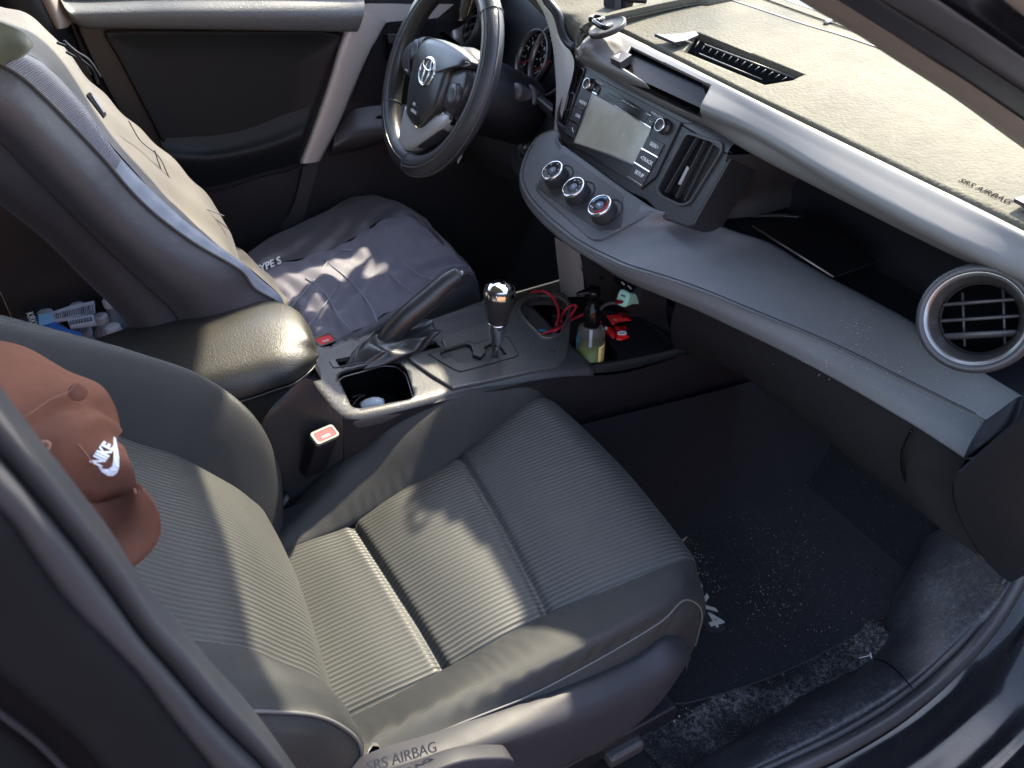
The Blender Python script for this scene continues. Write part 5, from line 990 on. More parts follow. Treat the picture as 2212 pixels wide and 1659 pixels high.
# painted body outside the seal
bd = thing('parked_car', 'glossy black car bodywork outside the open passenger doorway', 'car', (.7, -.85, .0))
S_ = cat(sl_, 30)
out1 = [p+V(.01, -.03, -.015) for p in S_]; out2 = [p+V(.02, -.055, -.034) for p in S_]; out3 = [p+V(.03, -.115, -.038) for p in S_]; out4 = [p+V(.04, -.165, -.055) for p in S_]; out5 = [p+V(.05, -.17, -.20) for p in S_]
loft('rocker_panel', [[p+V(0, 0, -.01) for p in S_], out1, out2, out3, out4, out5], M['paint'], bd, 90, 50)
hg = bd
slab('hinge_cover', Plane(w('9', 2100, 1500, Z=.06), (0, -.5, .85), (1, 0, 0)), [w('9', *q, Z=.06) for q in ((1995, 1480), (2080, 1400), (2212, 1370), (2300, 1360), (2300, 1800), (2030, 1800), (1995, 1620))], -.03, 0, M['dark_pl'], hg, bevel=.008)
slab('hinge_cap', Plane(w('9', 2100, 1500, Z=.06), (0, -.5, .85), (1, 0, 0)), [w('9', *q, Z=.06) for q in ((2055, 1585), (2190, 1540), (2240, 1800), (2070, 1800))], 0, .008, M['grey_pl'], hg, bevel=.004)
box('front_door', (1.06, -1.40, .48), (1.08, .09, 1.0), M['paint'], bd, bevel=.02, ax=(V(-.28, -.96, 0).normalized(), V(.96, -.28, 0).normalized(), V(0, 0, 1)))
box('front_door_trim', (1.00, -1.40, .48), (1.00, .04, .92), M['black_pl'], bd, bevel=.02, ax=(V(-.28, -.96, 0).normalized(), V(.96, -.28, 0).normalized(), V(0, 0, 1)))
gr = mesh('ground', [V(-40, -40, -.35), V(40, -40, -.35), V(40, 40, -.35), V(-40, 40, -.35)], [(0, 1, 2, 3)], M['ground'], smooth=False); struct(gr)
# near door pillar (lower left) with its double seal
nb = thing('near_pillar', 'blurred dark doorway pillar seal crossing the lower left corner', 'pillar', (-.15, -.8, .9))
def band(name, pts1, pts2, y1, y2, m, par, bul=.012, n=40):
    a_ = cat([w('0', *q, y=y1) for q in pts1], n); b_ = cat([w('0', *q, y=y2) for q in pts2], n)
    d = V(.012, .0, .0)
    return loft(name, [[p+V(-.0, .02, 0) for p in a_], a_, [a_[i].lerp(b_[i], .5)+V(bul*.6, -bul, 0) for i in range(n)], b_, [p+V(0, .02, 0) for p in b_]], m, par, 60, 24)
e0 = ((-140, 720), (0, 882), (80, 985), (160, 1085), (250, 1200), (322, 1310), (400, 1395), (470, 1480), (545, 1560), (622, 1659), (700, 1770))
e1_ = ((-140, 830), (0, 985), (70, 1068), (150, 1165), (230, 1270), (300, 1370), (370, 1450), (440, 1530), (500, 1590), (570, 1659), (640, 1760))
e2_ = ((-140, 860), (0, 1030), (60, 1110), (120, 1190), (180, 1270), (250, 1365), (310, 1440), (380, 1520), (450, 1610), (490, 1659), (560, 1760))
e3_ = ((-140, 1010), (0, 1130), (50, 1200), (130, 1310), (210, 1390), (290, 1470), (350, 1550), (400, 1610), (440, 1659), (520, 1760))
band('inner_seal', e0, e1_, -.765, -.775, M['bplr2'], nb, .010)
e2_ = tuple((a-2, b-2) for a, b in e1_)
band('outer_seal', e2_, e3_, -.775, -.79, M['bplr2'], nb, .014)
q0 = cat([w('0', *q, y=-.80) for q in e3_], 40)
loft('pillar_paint', [[p+V(0, .03, 0) for p in q0], q0, [p+V(-.035, -.006, -.015) for p in q0], [p+V(-.05, .015, -.02) for p in q0], [p+V(-.10, -.03, -.04) for p in q0], [p+V(-.2, -.05, -.1) for p in q0]], M['paint_dk'], nb, 60, 40)
tube('paint_edge', [p+V(-.055, .002, -.02) for p in q0[:38]], .002, M['shield'], nb, n=8, seg=40)
0 and slab('striker_plate', Plane(w('0', 430, 1610, y=-.80), (.2, -1, .2), (1, 0, 0)), [w('0', *q, y=-.80) for q in ((385, 1560), (410, 1575), (520, 1700), (440, 1720))], -.004, .002, M['tag'], nb)
0 and tube('striker_loop', [w('0', 415, 1600, y=-.81), w('0', 425, 1630, y=-.81), w('0', 440, 1670, y=-.81)], .0018, M['copper'], nb, n=8, seg=10)
wg = thing('pillar_inner_trim', 'thin white strip of light trim behind the doorway seal below the cap', 'trim', w('0', 250, 1240, y=-.74))
loft('trim_edge', [[w('0', *q, y=-.745) for q in ((60, 970), (160, 1085), (205, 1145), (262, 1225), (300, 1268), (322, 1313))], [w('0', *q, y=-.745) for q in ((40, 980), (150, 1095), (195, 1165), (250, 1245), (290, 1300), (322, 1330))]], M['cream_w'], wg, 30, 6)
# windscreen pillar upper right
ap = thing('windshield_pillar', 'blurred beige and black windshield pillar crossing the upper right corner', 'pillar', (.5, -.72, 1.2))
def ab(name, p1, p2, y1, y2, m, b=.008): return band(name, p1, p2, y1, y2, m, ap, b)
ab('pillar_inner_trim', ((1660, -60), (1745, 0), (1900, 92), (1960, 133), (2100, 225), (2212, 308), (2300, 372)), ((1720, -60), (1800, 0), (1990, 118), (2060, 160), (2150, 220), (2212, 262), (2300, 325)), -.70, -.72, M['cream'], .010)
ab('pillar_seal', ((1722, -58), (1802, 0), (1990, 116), (2060, 158), (2150, 218), (2212, 260), (2300, 322)), ((1800, -60), (1895, 0), (2010, 70), (2100, 128), (2212, 200), (2300, 262)), -.72, -.74, M['bplr2'], .012)
ab('pillar_outer_seal', ((1802, -60), (1897, 0), (2012, 68), (2102, 126), (2212, 198), (2300, 260)), ((1930, -60), (2020, 0), (2090, 48), (2150, 88), (2212, 130), (2300, 190)), -.74, -.76, M['bplr3'], .016)
ab('pillar_paint', ((1932, -60), (2022, 0), (2092, 46), (2152, 86), (2212, 128), (2300, 188)), ((2100, -60), (2180, 0), (2212, 25), (2300, 90)), -.76, -.79, M['paint'], .004)
ab('pillar_outer_trim', ((2098, -60), (2166, -4), (2212, 32), (2300, 98)), ((2160, -60), (2225, -4), (2270, 20), (2330, 60)), -.79, -.80, M['cream'], .003)

# ================================================================ loose things
# brown cap hung on the passenger seat
cp = thing('baseball_cap', 'brown cotton baseball cap with white logo embroidery on top of the passenger seat', 'cap', w('0', 150, 980, y=-.52))
yc = -.50
def cq(pts, y): return [w('0', a, b, y=y) for a, b in pts]
top_ = ((-110, 720), (-40, 735), (0, 748), (80, 770), (150, 800), (211, 831), (239, 874), (262, 916))
r0_ = cq(top_, -.44)
r1_ = cq(((-110, 800), (-40, 805), (20, 822), (90, 838), (150, 852), (195, 875), (222, 905), (262, 950)), -.505)
r2_ = cq(((-110, 900), (-30, 905), (30, 915), (95, 925), (140, 940), (180, 955), (215, 972), (281, 992)), -.545)
r3_ = cq(((-110, 1000), (-20, 1000), (50, 1000), (100, 1000), (150, 1010), (190, 1020), (230, 1028), (294, 1038)), -.55)
r4_ = cq(((-80, 1080), (0, 1070), (60, 1062), (120, 1068), (160, 1080), (211, 1092), (258, 1082), (290, 1058)), -.54)
def capfn(u, v, p): return .0075*g(v-(.74-.42*u), .055)*min(1, 2.5*u)*min(1, 3*(1-u))+.002*math.sin(11*u+7*v)+.0014*math.sin(30*u*v)
loft('crown', [[p+V(-.02, .06, -.02) for p in r0_], r0_, r1_, r2_, r3_, r4_, [p+V(-.02, .05, -.0) for p in r4_]], M['cap'], cp, 90, 110, fn=capfn)
bt_ = cq(((60, 1062), (120, 1070), (160, 1082), (211, 1093), (258, 1083), (282, 1064), (292, 1052)), -.545)
bo_ = cq(((90, 1120), (150, 1165), (215, 1205), (262, 1225), (300, 1206), (332, 1168), (341, 1132), (332, 1098), (316, 1074), (300, 1054)), -.60)
B0, B1_ = cat(bt_, 40), cat(bo_, 40)
brim = loft('brim', [[p+V(0, .01, 0) for p in B0], B0, [B0[i].lerp(B1_[i], .5)+V(0, -.012, .004) for i in range(40)], B1_, [p+V(-.002, .008, -.002) for p in B1_]], M['cap'], cp, 60, 30, solid=.0025)
for k in range(6):
    t = .42+.09*k; tube('brim_stitching', [B0[i].lerp(B1_[i], t)+V(0, -.0125*math.sin(math.pi*t), .004*math.sin(math.pi*t)) for i in range(4, 35)], .0004, M['cap_dk'], cp, n=5, seg=60)
bpn = w('4', 478, 935, y=-.515)
revolve('crown_button', bpn, (w('4', 478, 935, y=-.6)-bpn), [(.0072, -.002), (.0072, .001), (.006, .003), (.003, .004), (.0005, .004)], M['cap'], cp, 24)
ey = w('4', 275, 1262, y=-.556); revolve('eyelet', ey, (-.1, -1, .3), [(.0045, 0), (.0045, .0015), (.003, .0016), (.002, -.001)], M['cap_dk'], cp, 20)
tube('crown_seam', cq(((170, 960), (190, 985), (204, 1005)), -.5515), .0004, M['cap_dk'], cp, n=5, seg=20)
tube('crown_seam', cq(((20, 915), (70, 890), (110, 862), (150, 845), (165, 822)), -.535), .0004, M['cap_dk'], cp, n=5, seg=30)
# embroidery: word and curved tick
LP = Plane(w('4', 640, 1330, y=-.568), (.15, -1, .35), w('4', 700, 1420, y=-.568)-w('4', 560, 1400, y=-.568))
# word reads from lower left to upper right
wx_ = LP.at('4', 655, 1265)-LP.at('4', 590, 1370); wy_ = LP.at('4', 560, 1300)-LP.at('4', 620, 1370)
HH = (LP.at('4', 603, 1392)-LP.at('4', 560, 1338)).length; WW = (LP.at('4', 695, 1262)-LP.at('4', 603, 1392)).length
text('logo_lettering', 'NIKE', LP.at('4', 634, 1318, .002), 1.12*HH/.72, LP.at('4', 678, 1255)-LP.at('4', 598, 1370), LP.at('4', 590, 1250)-LP.at('4', 650, 1300), M['white'], cp, depth=.0004, weight=.0005, space=1, sx=WW/(2.32*HH/.72)*.98)
tk = [LP.at('4', *q) for q in ((703, 1192), (716, 1200), (722, 1250), (732, 1320), (734, 1390), (722, 1430), (695, 1452), (660, 1450), (622, 1425), (600, 1392), (640, 1408), (668, 1405), (688, 1388), (697, 1350), (700, 1290), (700, 1240))]
slab('logo_tick', LP, tk, .001, .002, M['white'], cp)

from mathutils.bvhtree import BVHTree
def drape(o, target, n, lift_=.0012):                   # lay a flat mark onto the curved cloth below it
    bt2 = BVHTree.FromPolygons([v.co.copy() for v in target.data.vertices], [list(p.vertices) for p in target.data.polygons])
    L_ = o.data.vertices; c0 = sum((v.co for v in L_), V(0, 0, 0))/len(L_); pos = []
    for v in L_:
        h = bt2.ray_cast(v.co+n*.1, -n); dpt = (v.co-c0).dot(n)
        pos.append(h[0]+n*(lift_+(dpt if abs(dpt) < .002 else 0)) if h[0] is not None else v.co)
    for v, q in zip(L_, pos): v.co = q
for nm_ in ('logo_lettering', 'logo_tick'):
    o_ = [o for o in scn.collection.objects if o.name == nm_][0]
    bm = bmesh.new(); bm.from_mesh(o_.data); bmesh.ops.triangulate(bm, faces=bm.faces); bmesh.ops.subdivide_edges(bm, edges=[e for e in bm.edges if e.calc_length() > .003], cuts=2); bm.to_mesh(o_.data); bm.free()
    drape(o_, [o for o in scn.collection.objects if o.name == 'crown'][0], (CAM-LP.p).normalized())
# brick house front across the drive, mirrored in the paint
hw = thing('brick_house', 'brick house wall across the drive reflected in the black paint', 'house', (0, -7, -.35))
box('house_wall', (0, -7, 1.2), (16, .3, 3.1), M['brick'], hw)

# soap bottle
bc_ = w('0', 1272, 778, Z=.425); bo2 = V(bc_.x+.012, bc_.y+.012, .352)
sb_ = thing('soap_dispenser', 'clear pump bottle half full of green soap with a yellow label in the tray pocket', 'soap bottle', bo2)
up_ = V(-.03, 0, 1).normalized(); rB = .0275
Hb = .150
revolve('bottle', bo2, up_, [(.0005, 0), (rB*.9, 0), (rB, .006), (rB, Hb-.03), (rB*.98, Hb-.018), (rB*.86, Hb-.008), (.015, Hb), (.0145, Hb+.004)], M['clear'], sb_, 56, solid=.0012)
revolve('soap_fill', bo2, up_, [(.0005, .002), (rB*.86, .002), (rB*.93, .008), (rB*.93, .095), (.0005, .095)], M['soap'], sb_, 48)
revolve('pump_collar', bo2+up_*Hb, up_, [(.0155, -.004), (.0162, 0), (.0162, .030), (.0145, .032), (.0140, .042), (.0085, .044), (.0085, .062), (.012, .063), (.015, .070), (.013, .078), (.0005, .080)], M['gloss'], sb_, 40)
tube('dip_tube', [bo2+up_*.01, bo2+up_*Hb], .0032, M['wfilm'], sb_, n=10, seg=4)
ph = bo2+up_*(Hb+.072); sp = w('C', 765, 535, Z=ph.z)
tube('pump_spout', [ph, ph.lerp(sp, .5)+V(0, 0, .002), sp.lerp(ph, .08)], .008, M['gloss'], sb_, n=14, seg=16, taper=lambda t: 1.25-.7*t, flat=.75)
e1, e2, _ = basis(up_)
def arc_patch(name, a0, a1, z0, z1, m, par, r):
    vs = []; n = 14
    for k in range(n+1):
        a = R(a0+(a1-a0)*k/n); d = V(math.cos(a), math.sin(a), 0)*r; vs += [bo2+d+up_*z0, bo2+d+up_*z1]
    return mesh(name, vs, [(2*k, 2*k+2, 2*k+3, 2*k+1) for k in range(n)], m, par, solid=.0004)
# angle facing the camera at this spot, label on its right side
ca_ = math.degrees(math.atan2(CAM.y-bo2.y, CAM.x-bo2.x))
arc_patch('bottle_label', ca_+38, ca_+95, .028, .110, M['label_y'], sb_, rB+.0006)
arc_patch('bottle_label', ca_-120, ca_-70, .028, .118, M['teal'], sb_, rB+.0006)
for k in range(16):
    d_ = R(ca_+62); arc_patch('label_print', ca_+50, ca_+50+random.uniform(18, 34), .035+k*.0045, .0364+k*.0045, M['tag'], sb_, rB+.0011)

# charger and red cord
ch = thing('car_charger', 'mint green charger plugged into the socket under the dashboard', 'charger', w('C', 1500, 580, x=.77))
A0 = w('C', 1420, 585, x=.745); A1_ = w('C', 1640, 560, x=.80); ad = (A1_-A0).normalized(); ah = V(0, 0, 1); ah = (ah-ad*ah.dot(ad)).normalized(); as_ = ad.cross(ah)
def sq(c, a, b, n=32):
    out = []
    for q in range(n):
        t = 2*math.pi*q/n; cs_, sn = math.cos(t), math.sin(t); out.append(c+ah*(a*abs(cs_)**.5*(1 if cs_ > 0 else -1))+as_*(b*abs(sn)**.5*(1 if sn > 0 else -1)))
    return out
Lc = (A1_-A0).length
rings('charger_body', [sq(A0-ad*.0006, .013, .010), sq(A0, .0155, .0125), sq(A0+ad*.004, .0162, .0130), sq(A0+ad*(Lc*.5), .0120, .0110), sq(A0+ad*(Lc*.85), .0130, .0125), sq(A1_, .0135, .013)], M['mint'], ch, cap=True)
cpn = Plane(A0-ad*.0012, -ad, as_)
for k in (1, -1): slab('usb_port', cpn, [cpn.W(a, b) for a, b in ((-.005, k*.0055-.002), (.005, k*.0055-.002), (.005, k*.0055+.002), (-.005, k*.0055+.002))], -.001, .0004, M['slate'], ch)
revolve('socket_ring', A1_+ad*.004, ad, [(.0145, -.006), (.018, -.006), (.0185, .004)], M['black_pl'], ch, 32)
cb = thing('charging_cord', 'red braided charging cord looping from the green charger into the cup holder', 'charging cord', CT.at('5', 1300, 560))
pA = w('C', 1440, 620, x=.748); pB = w('C', 1310, 625, x=.735)
pe = (pB-pA).normalized(); box('cord_plug', (pA+pB)/2, ((pB-pA).length*.9, .013, .006), M['redplug'], cb, bevel=.0015, ax=(pe, pe.cross(V(0, 0, 1)).normalized(), pe.cross(pe.cross(V(0, 0, 1))).normalized()))
pC = [w('C', 1320, 650, x=.733), w('C', 1240, 655, x=.73), w('C', 1160, 690, x=.728), w('C', 1105, 745, x=.726)]
tube('strain_relief', pC, .0028, M['cord_g'], cb, n=10, seg=40, taper=lambda t: 1+.12*math.sin(t*110))
zc = .50
path = [pC[-1], w('C', 1065, 790, x=.724), w('C', 1068, 850, x=.722), w('C', 1110, 900, x=.74), w('C', 1150, 960, x=.77)]
tube('cord', path, .0023, M['redcord'], cb, n=10, seg=50)
xs = .66
tube('cord', [w('C', a, b, x=x_) for a, b, x_ in ((900, 800, .70), (820, 830, .69), (720, 880, .67), (600, 950, .64), (480, 1010, .61), (360, 1060, .59), (290, 1085, .58), (255, 1110, .575))], .0025, M['redcord'], cb, n=10, seg=80)
tube('cord', [w('C', a, b, x=x_) for a, b, x_ in ((440, 1055, .60), (520, 1010, .61), (600, 950, .64), (660, 880, .66), (720, 800, .67), (762, 730, .68), (770, 680, .68), (720, 685, .68), (640, 730, .67), (590, 800, .66), (570, 870, .65), (575, 910, .64))], .0025, M['redcord'], cb, n=10, seg=100)
tube('cord', [w('C', a, b, x=x_) for a, b, x_ in ((25, 870, .62), (20, 800, .62), (60, 650, .63), (130, 540, .64), (230, 490, .65), (330, 490, .65), (420, 540, .66), (490, 640, .66), (530, 750, .65), (530, 850, .64), (500, 950, .62))], .0027, M['redcord'], cb, n=10, seg=100)
lg = thing('key_fob', 'blue and slate plastic piece lying at the bottom edge of the cup holder', 'key fob', CT.at('C', 400, 1100, -.02))
kp_ = Plane(CT.at('C', 400, 1100, -.006), (-.3, -.5, .8), (1, 0, 0))
slab('fob_body', kp_, rnd([kp_.at('C', *q) for q in ((275, 1100), (330, 1065), (400, 1080), (510, 1050), (515, 1130), (480, 1155), (300, 1155))], .003), -.008, 0, M['slate'], lg, bevel=.002)
tube('fob_loop', [kp_.at('C', *q, -.004) for q in ((205, 1060), (230, 1040), (300, 1030), (370, 1045), (395, 1065))], .0045, M['teal'], lg, n=8, seg=20, flat=.5)
# sweets
def candy(poly, z, name_label, h=.004):
    P = [FT.at('C', a, b, -.006+.003) for a, b in poly]; c = sum(P, V(0, 0, 0))/len(P)
    t = thing('wrapped_candy', name_label, 'candy', c, group='wrapped candies in the tray')
    K = 48; ed = []
    for i, p in enumerate(P):
        q = P[(i+1) % len(P)]; L_ = (q-p).length; n = max(2, int(L_/.0012))
        for k in range(n): ed.append(p.lerp(q, k/n)+(p.lerp(q, k/n)-c).normalized()*(.0006 if k % 2 else -.0003))
    rings('wrapper', [[p for p in ed], [p+V(0, 0, .001) for p in ed], [c+(p-c)*.78+V(0, 0, .0035) for p in ed], [c+(p-c)*.5+V(0, 0, h+.002+random.uniform(0, .001)) for p in ed], [c+(p-c)*.05+V(0, 0, h+.003) for p in ed]], M['redwrap'], t, cap=True)
    return t, c
t_, c_ = candy(((1195, 830), (1290, 825), (1370, 800), (1440, 765), (1535, 895), (1460, 900), (1350, 915), (1280, 960)), 0, 'red wrapped candy lying highest in the tray with a long narrow print')
CPn = Plane(FT.at('C', 1400, 830, .003), (0, 0, 1), (1, 0, 0))
slab('candy_print', CPn, [CPn.at('C', *q) for q in ((1375, 790), (1395, 785), (1450, 860), (1430, 875))], 0, .0012, M['silver_dk'], t_)
text('candy_lettering', 'Q', CPn.at('C', 1320, 880, .002), .010, (1, -.6, 0), (.6, 1, 0), M['label_y'], t_)
t_, c_ = candy(((1165, 965), (1230, 970), (1300, 1030), (1320, 1120), (1300, 1140), (1235, 1140), (1190, 1060)), 0, 'small folded red candy nearest the soap bottle with a round white print')
slab('candy_print', CPn, cat([CPn.at('C', *q) for q in ((1170, 1000), (1185, 980), (1208, 995), (1195, 1020))], 12, True), -.001, .0012, M['white'], t_)
t_, c_ = candy(((1295, 975), (1475, 970), (1470, 1060), (1510, 1130), (1400, 1170), (1330, 1160), (1322, 1060)), 0, 'square red candy with an oval white print, lowest of the three in the tray')
slab('candy_print', CPn, cat([CPn.at('C', *q) for q in ((1345, 1070), (1400, 1048), (1460, 1055), (1470, 1085), (1420, 1095), (1360, 1092))], 24, True), 0, .0024, M['white'], t_)
text('candy_lettering', 'Caf', CPn.at('C', 1410, 1072, .003), .0065, (1, -.4, 0), (.4, 1, 0), M['tag'], t_)
# thing in the rear bin
rb = thing('plastic_adapter', 'pale grey plastic adapter lying inside the rear console bin', 'adapter', CT.at('F', 570, 1450, -.04))
tube('adapter_body', [w('F', 480, 1510, Z=.44), w('F', 540, 1470, Z=.445), w('F', 620, 1455, Z=.445), w('F', 670, 1470, Z=.44)], .012, M['wcap2'], rb, n=16, seg=12)
cl = thing('coiled_wire', 'black coiled wire curled in the left end of the rear console bin', 'wire', CT.at('F', 400, 1430, -.04))
tube('wire', [w('F', a, b, Z=.45) for a, b in ((330, 1440), (360, 1390), (430, 1362), (500, 1360), (440, 1390), (390, 1440), (360, 1480))], .003, M['gloss'], cl, n=8, seg=40)
# phone mount on the dash
pm_ = thing('phone_mount', 'black suction phone mount standing on the dash beside the silver strip', 'phone holder', w('G', 780, 400, Z=.975))
sc0 = w('G', 740, 345, Z=.995)
cup_n = V(-.35, .1, .92).normalized(); e1, e2, _ = basis(cup_n)
revolve('suction_cup', w('G', 760, 360, Z=.985), cup_n, [(.0335, -.006), (.034, .000), (.030, .003), (.029, .001), (.010, .002), (.0005, .003)], M['rubber'], pm_, 48)
tube('suction_rim', [w('G', a, b, Z=.995) for a, b in ((535, 270), (560, 235), (640, 235), (705, 258), (640, 290), (580, 300), (720, 380), (815, 345))], .0045, M['gloss'], pm_, n=10, seg=40)
armP = Plane(w('G', 800, 300, x=.85), (-1, -.3, .2), (0, -1, 0))
slab('mount_stem', armP, [armP.at('G', *q) for q in ((785, 130), (838, 130), (826, 340), (770, 340))], -.008, 0, M['grey_pl'], pm_, bevel=.001)
slab('mount_body', armP, rnd([armP.at('G', *q) for q in ((735, -150), (1060, -150), (1060, 10), (1010, 180), (985, 200), (860, 225), (840, 190), (765, 120), (735, 80))], .002), -.018, .006, M['black_pl'], pm_, bevel=.002)
slab('mount_lever', armP, rnd([armP.at('G', *q) for q in ((935, -40), (1000, -40), (985, 190), (900, 200))], .002), .006, .012, M['dark_pl'], pm_, bevel=.001)
revolve('mount_screw', armP.at('G', 940, 220, .004), armP.n, [(.0072, -.016), (.0072, .004), (.006, .006), (.0035, .006), (.003, .003), (.0004, .003)], M['gloss'], pm_, 28)
tube('mount_arm', [w('G', 1000, -20, x=.86), w('G', 1150, -5, x=.88), w('G', 1300, 0, x=.90)], .006, M['black_pl'], pm_, n=12, seg=8)
# pack of water bottles on the rear floor
pk = [w('4', 200, 500, Z=0.360), w('4', 560, 450, Z=0.360)]
WB = thing('water_bottle_pack', 'blue and white film wrapped pack of water bottles on the floor behind the driver seat', 'bottle pack', w('4', 350, 500, Z=0.260))
film1 = [w('4', a, b, Z=0.370) for a, b in ((80, 490), (220, 470), (330, 440), (400, 540), (450, 560), (505, 590), (300, 640), (100, 600))]
FPk = Plane(w('4', 400, 480, Z=0.375), (0, -.1, 1), w('4', 580, 400, Z=0.375)-w('4', 320, 450, Z=0.375))
slab('pack_film', FPk, [FPk.at('4', *q) for q in ((80, 488), (225, 458), (330, 490), (420, 540), (500, 560), (520, 620), (300, 640), (80, 560))], -.02, -.002, M['blue'], WB, bevel=.004)
slab('pack_film', FPk, [FPk.at('4', *q) for q in ((235, 460), (320, 450), (330, 500), (240, 525))], -.02, .002, M['skyblue'], WB, bevel=.002)
slab('pack_label', FPk, [FPk.at('4', *q) for q in ((318, 448), (430, 410), (580, 378), (582, 440), (480, 470), (330, 500))], -.006, .003, M['wfilm'], WB, bevel=.001)
slab('pack_label', FPk, [FPk.at('4', *q) for q in ((415, 490), (575, 462), (590, 515), (430, 535))], -.006, .003, M['wfilm'], WB, bevel=.001)
slab('pack_label', FPk, [FPk.at('4', *q) for q in ((130, 482), (222, 470), (232, 530), (200, 520))], -.006, .003, M['tag'], WB)
text('pack_lettering', 'KIRKLAND', FPk.at('4', 208, 520, .0036), .020, FPk.at('4', 225, 540)-FPk.at('4', 200, 478), FPk.at('4', 225, 480)-FPk.at('4', 205, 490), M['print'], WB)
for k in range(22):
    a = FPk.at('4', 335+k*11, 452-k*2.6, .0034); b = FPk.at('4', 340+k*11, 488-k*2.2, .0034); tube('bar_print', [a, b], .0006+.0006*random.random(), M['tag'], WB, n=4, seg=2)
for k in range(8): a = FPk.at('4', 430+k*18, 500-k*3.4, .0034); tube('bar_print', [a, FPk.at('4', 436+k*18, 522-k*3.4, .0034)], .0022, M['slate'], WB, n=4, seg=2)
wbp = None
for k, (a, b, zz, tx) in enumerate(((672, 365, 0.38, 'water bottle standing alone at the top right of the pack'), (612, 465, 0.36, 'water bottle in the middle row right of the white label'), (690, 528, 0.36, 'water bottle nearest the armrest on the rear floor'), (510, 545, 0.35, 'water bottle half hidden under the pack film beside the armrest'), (470, 398, 0.36, 'water bottle behind the white barcode label'), (275, 440, 0.36, 'leftmost water bottle cap poking out behind the blue film'))):
    c = w('4', a, b, Z=zz)
    t = thing('water_bottle', tx, 'water bottle', V(c.x, c.y, .05), group='water bottles behind the driver seat')
    revolve('bottle_cap', c, (0, 0, 1), [(.016, -.016), (.0162, -.002), (.0145, 0), (.0005, .0005)], M['wcap'], t, 28)
    revolve('bottle_body', c, (0, 0, 1), [(.013, -.016), (.013, -.024), (.030, -.052), (.032, -.07), (.032, -.14)], M['water'], t, 28)
# crumbs and dirt on the floor
cm = []
bm = bmesh.new()
def crumb(p, s):
    m_ = Matrix.Translation(p) @ Matrix.Rotation(random.uniform(0, 6), 4, V(random.random(), random.random(), random.random())) @ Matrix.Diagonal((s*random.uniform(.6, 1.6), s, s*.6, 1))
    bmesh.ops.create_icosphere(bm, subdivisions=1, radius=1, matrix=m_)
def scatter(poly_px, n, z, s0, s1):
    for _ in range(n):
        i = random.randrange(len(poly_px)-1); a, b = poly_px[i], poly_px[i+1]; t = random.random(); sp_ = random.gauss(0, 1)
        q = w('9', a[0]+(b[0]-a[0])*t+sp_*a[2], a[1]+(b[1]-a[1])*t+random.gauss(0, 1)*a[2], Z=z)
        crumb(V(q.x, min(-.2, max(-.70, q.y)), z), random.uniform(s0, s1))
scatter(((190, 60, 60), (120, 240, 30), (300, 560, 130), (680, 700, 130), (800, 350, 130)), 300, .0605, .0003, .0010)
scatter(((150, 100, 260), (700, 400, 300), (900, 700, 260)), 300, .0605, .00025, .0008)
scatter(((0, 1400, 110), (300, 1300, 110), (600, 1130, 80), (900, 1000, 70), (1300, 800, 60), (1450, 600, 40)), 620, .0485, .0004, .0012)
scatter(((560, 1100, 60), (1130, 1000, 60), (800, 1000, 30)), 22, .050, .0012, .0026)
scatter(((100, 250, 8), (130, 240, 8)), 12, .0605, .001, .002)
me = bpy.data.meshes.new('crumbs'); bm.to_mesh(me); bm.free(); me.materials.append(M['crumb']); cr_ = link(bpy.data.objects.new('crumbs', me)); props(cr_, kind='stuff')
bm = bmesh.new()
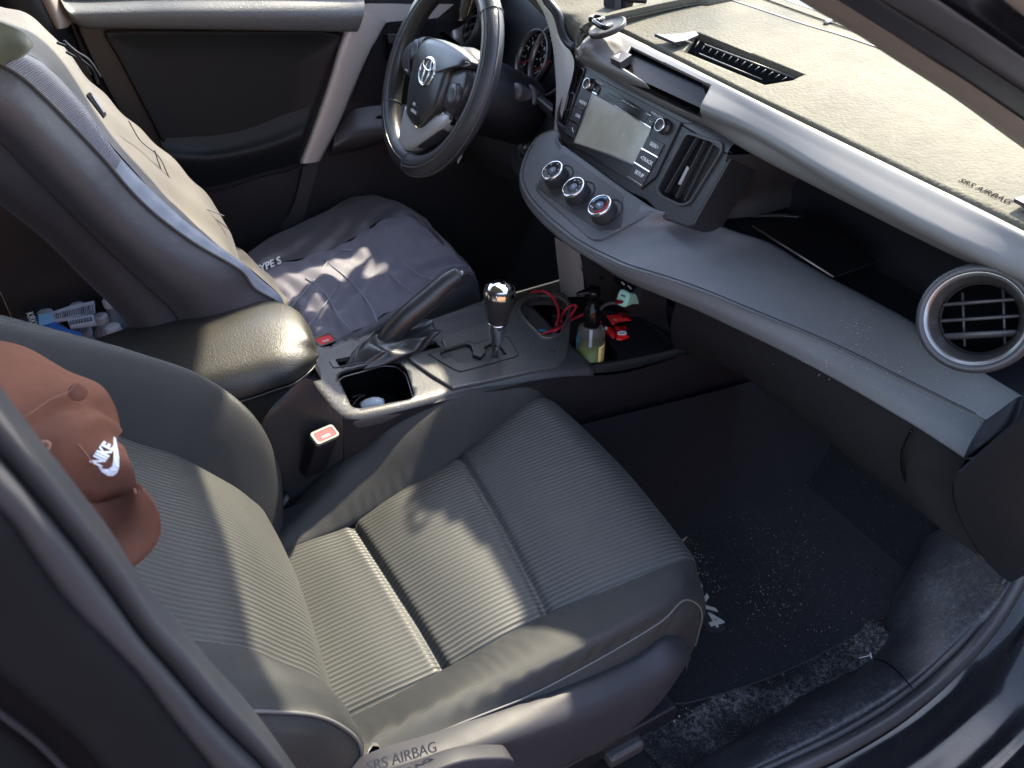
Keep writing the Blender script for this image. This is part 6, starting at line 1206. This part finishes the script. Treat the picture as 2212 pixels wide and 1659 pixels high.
for _ in range(120):
    s_ = random.random(); q = w('6', 1180+random.gauss(0, 60)+s_*60, 480+random.gauss(0, 90)+s_*120, Z=.725) if _ % 2 else w('6', 1350+random.gauss(0, 260), 760+random.gauss(0, 60), Z=.706)
    crumb(q+V(0, 0, .004), random.uniform(.0003, .0007))
me = bpy.data.meshes.new('dash_crumbs'); bm.to_mesh(me); bm.free(); me.materials.append(M['crumb']); cr2 = link(bpy.data.objects.new('dash_crumbs', me)); props(cr2, kind='stuff')
# dirty carpet strip along the sill
I1 = I1[:34]
dc = loft('carpet_edge', [[p+V(0, .0, -.012) for p in I1], [p+V(-.004, .035, -.020) for p in I1], [V(p.x-.01, p.y+.09, .0475) for p in I1]], M['carpet_dirty'], None, 80, 20); struct(dc)
tg = thing('plastic_tag_pin', 'small white plastic tag pin lying on the carpet by the sill joint', 'tag pin', w('9', 1240, 975, Z=.06))
tube('pin_shaft', [w('9', 1200, 982, Z=.068), w('9', 1265, 968, Z=.068)], .0007, M['white'], tg, n=6, seg=2); tube('pin_bar', [w('9', 1268, 952, Z=.068), w('9', 1275, 984, Z=.068)], .0011, M['white'], tg, n=6, seg=2)

# tree standing in the sun's path, its leaves dappling the light
tr = thing('street_tree', 'leafy tree beyond the car whose crown dapples the sunlight', 'tree', (7.2, 5.0, -.35))
tube('trunk', [V(7.2, 5.0, -.35), V(7.0, 5.1, 1.5), V(6.6, 4.8, 3.4), V(6.0, 4.4, 5.2)], .16, M['bark'], tr, n=10, seg=20, taper=lambda t: 1-.6*t)
vs, fs = [], []; random.seed(11)
cc = V(.4, -.15, .7)+sdir*7.2
for k in range(170):
    c = cc+V(random.gauss(0, 1.1), random.gauss(0, 1.1), random.gauss(0, .8)); s_ = random.uniform(.05, .13)
    for q in range(7):
        p = c+V(random.gauss(0, s_), random.gauss(0, s_), random.gauss(0, s_)); a = V(random.gauss(0, 1), random.gauss(0, 1), random.gauss(0, 1)).normalized(); b_ = a.cross(V(random.gauss(0, 1), random.gauss(0, 1), random.gauss(0, 1))).normalized()
        n = len(vs); L_ = random.uniform(.03, .06); vs += [p-a*L_, p+b_*L_*.5, p+a*L_, p-b_*L_*.5]; fs.append((n, n+1, n+2, n+3))
mesh('crown', vs, fs, M['leaf'], tr, smooth=False)
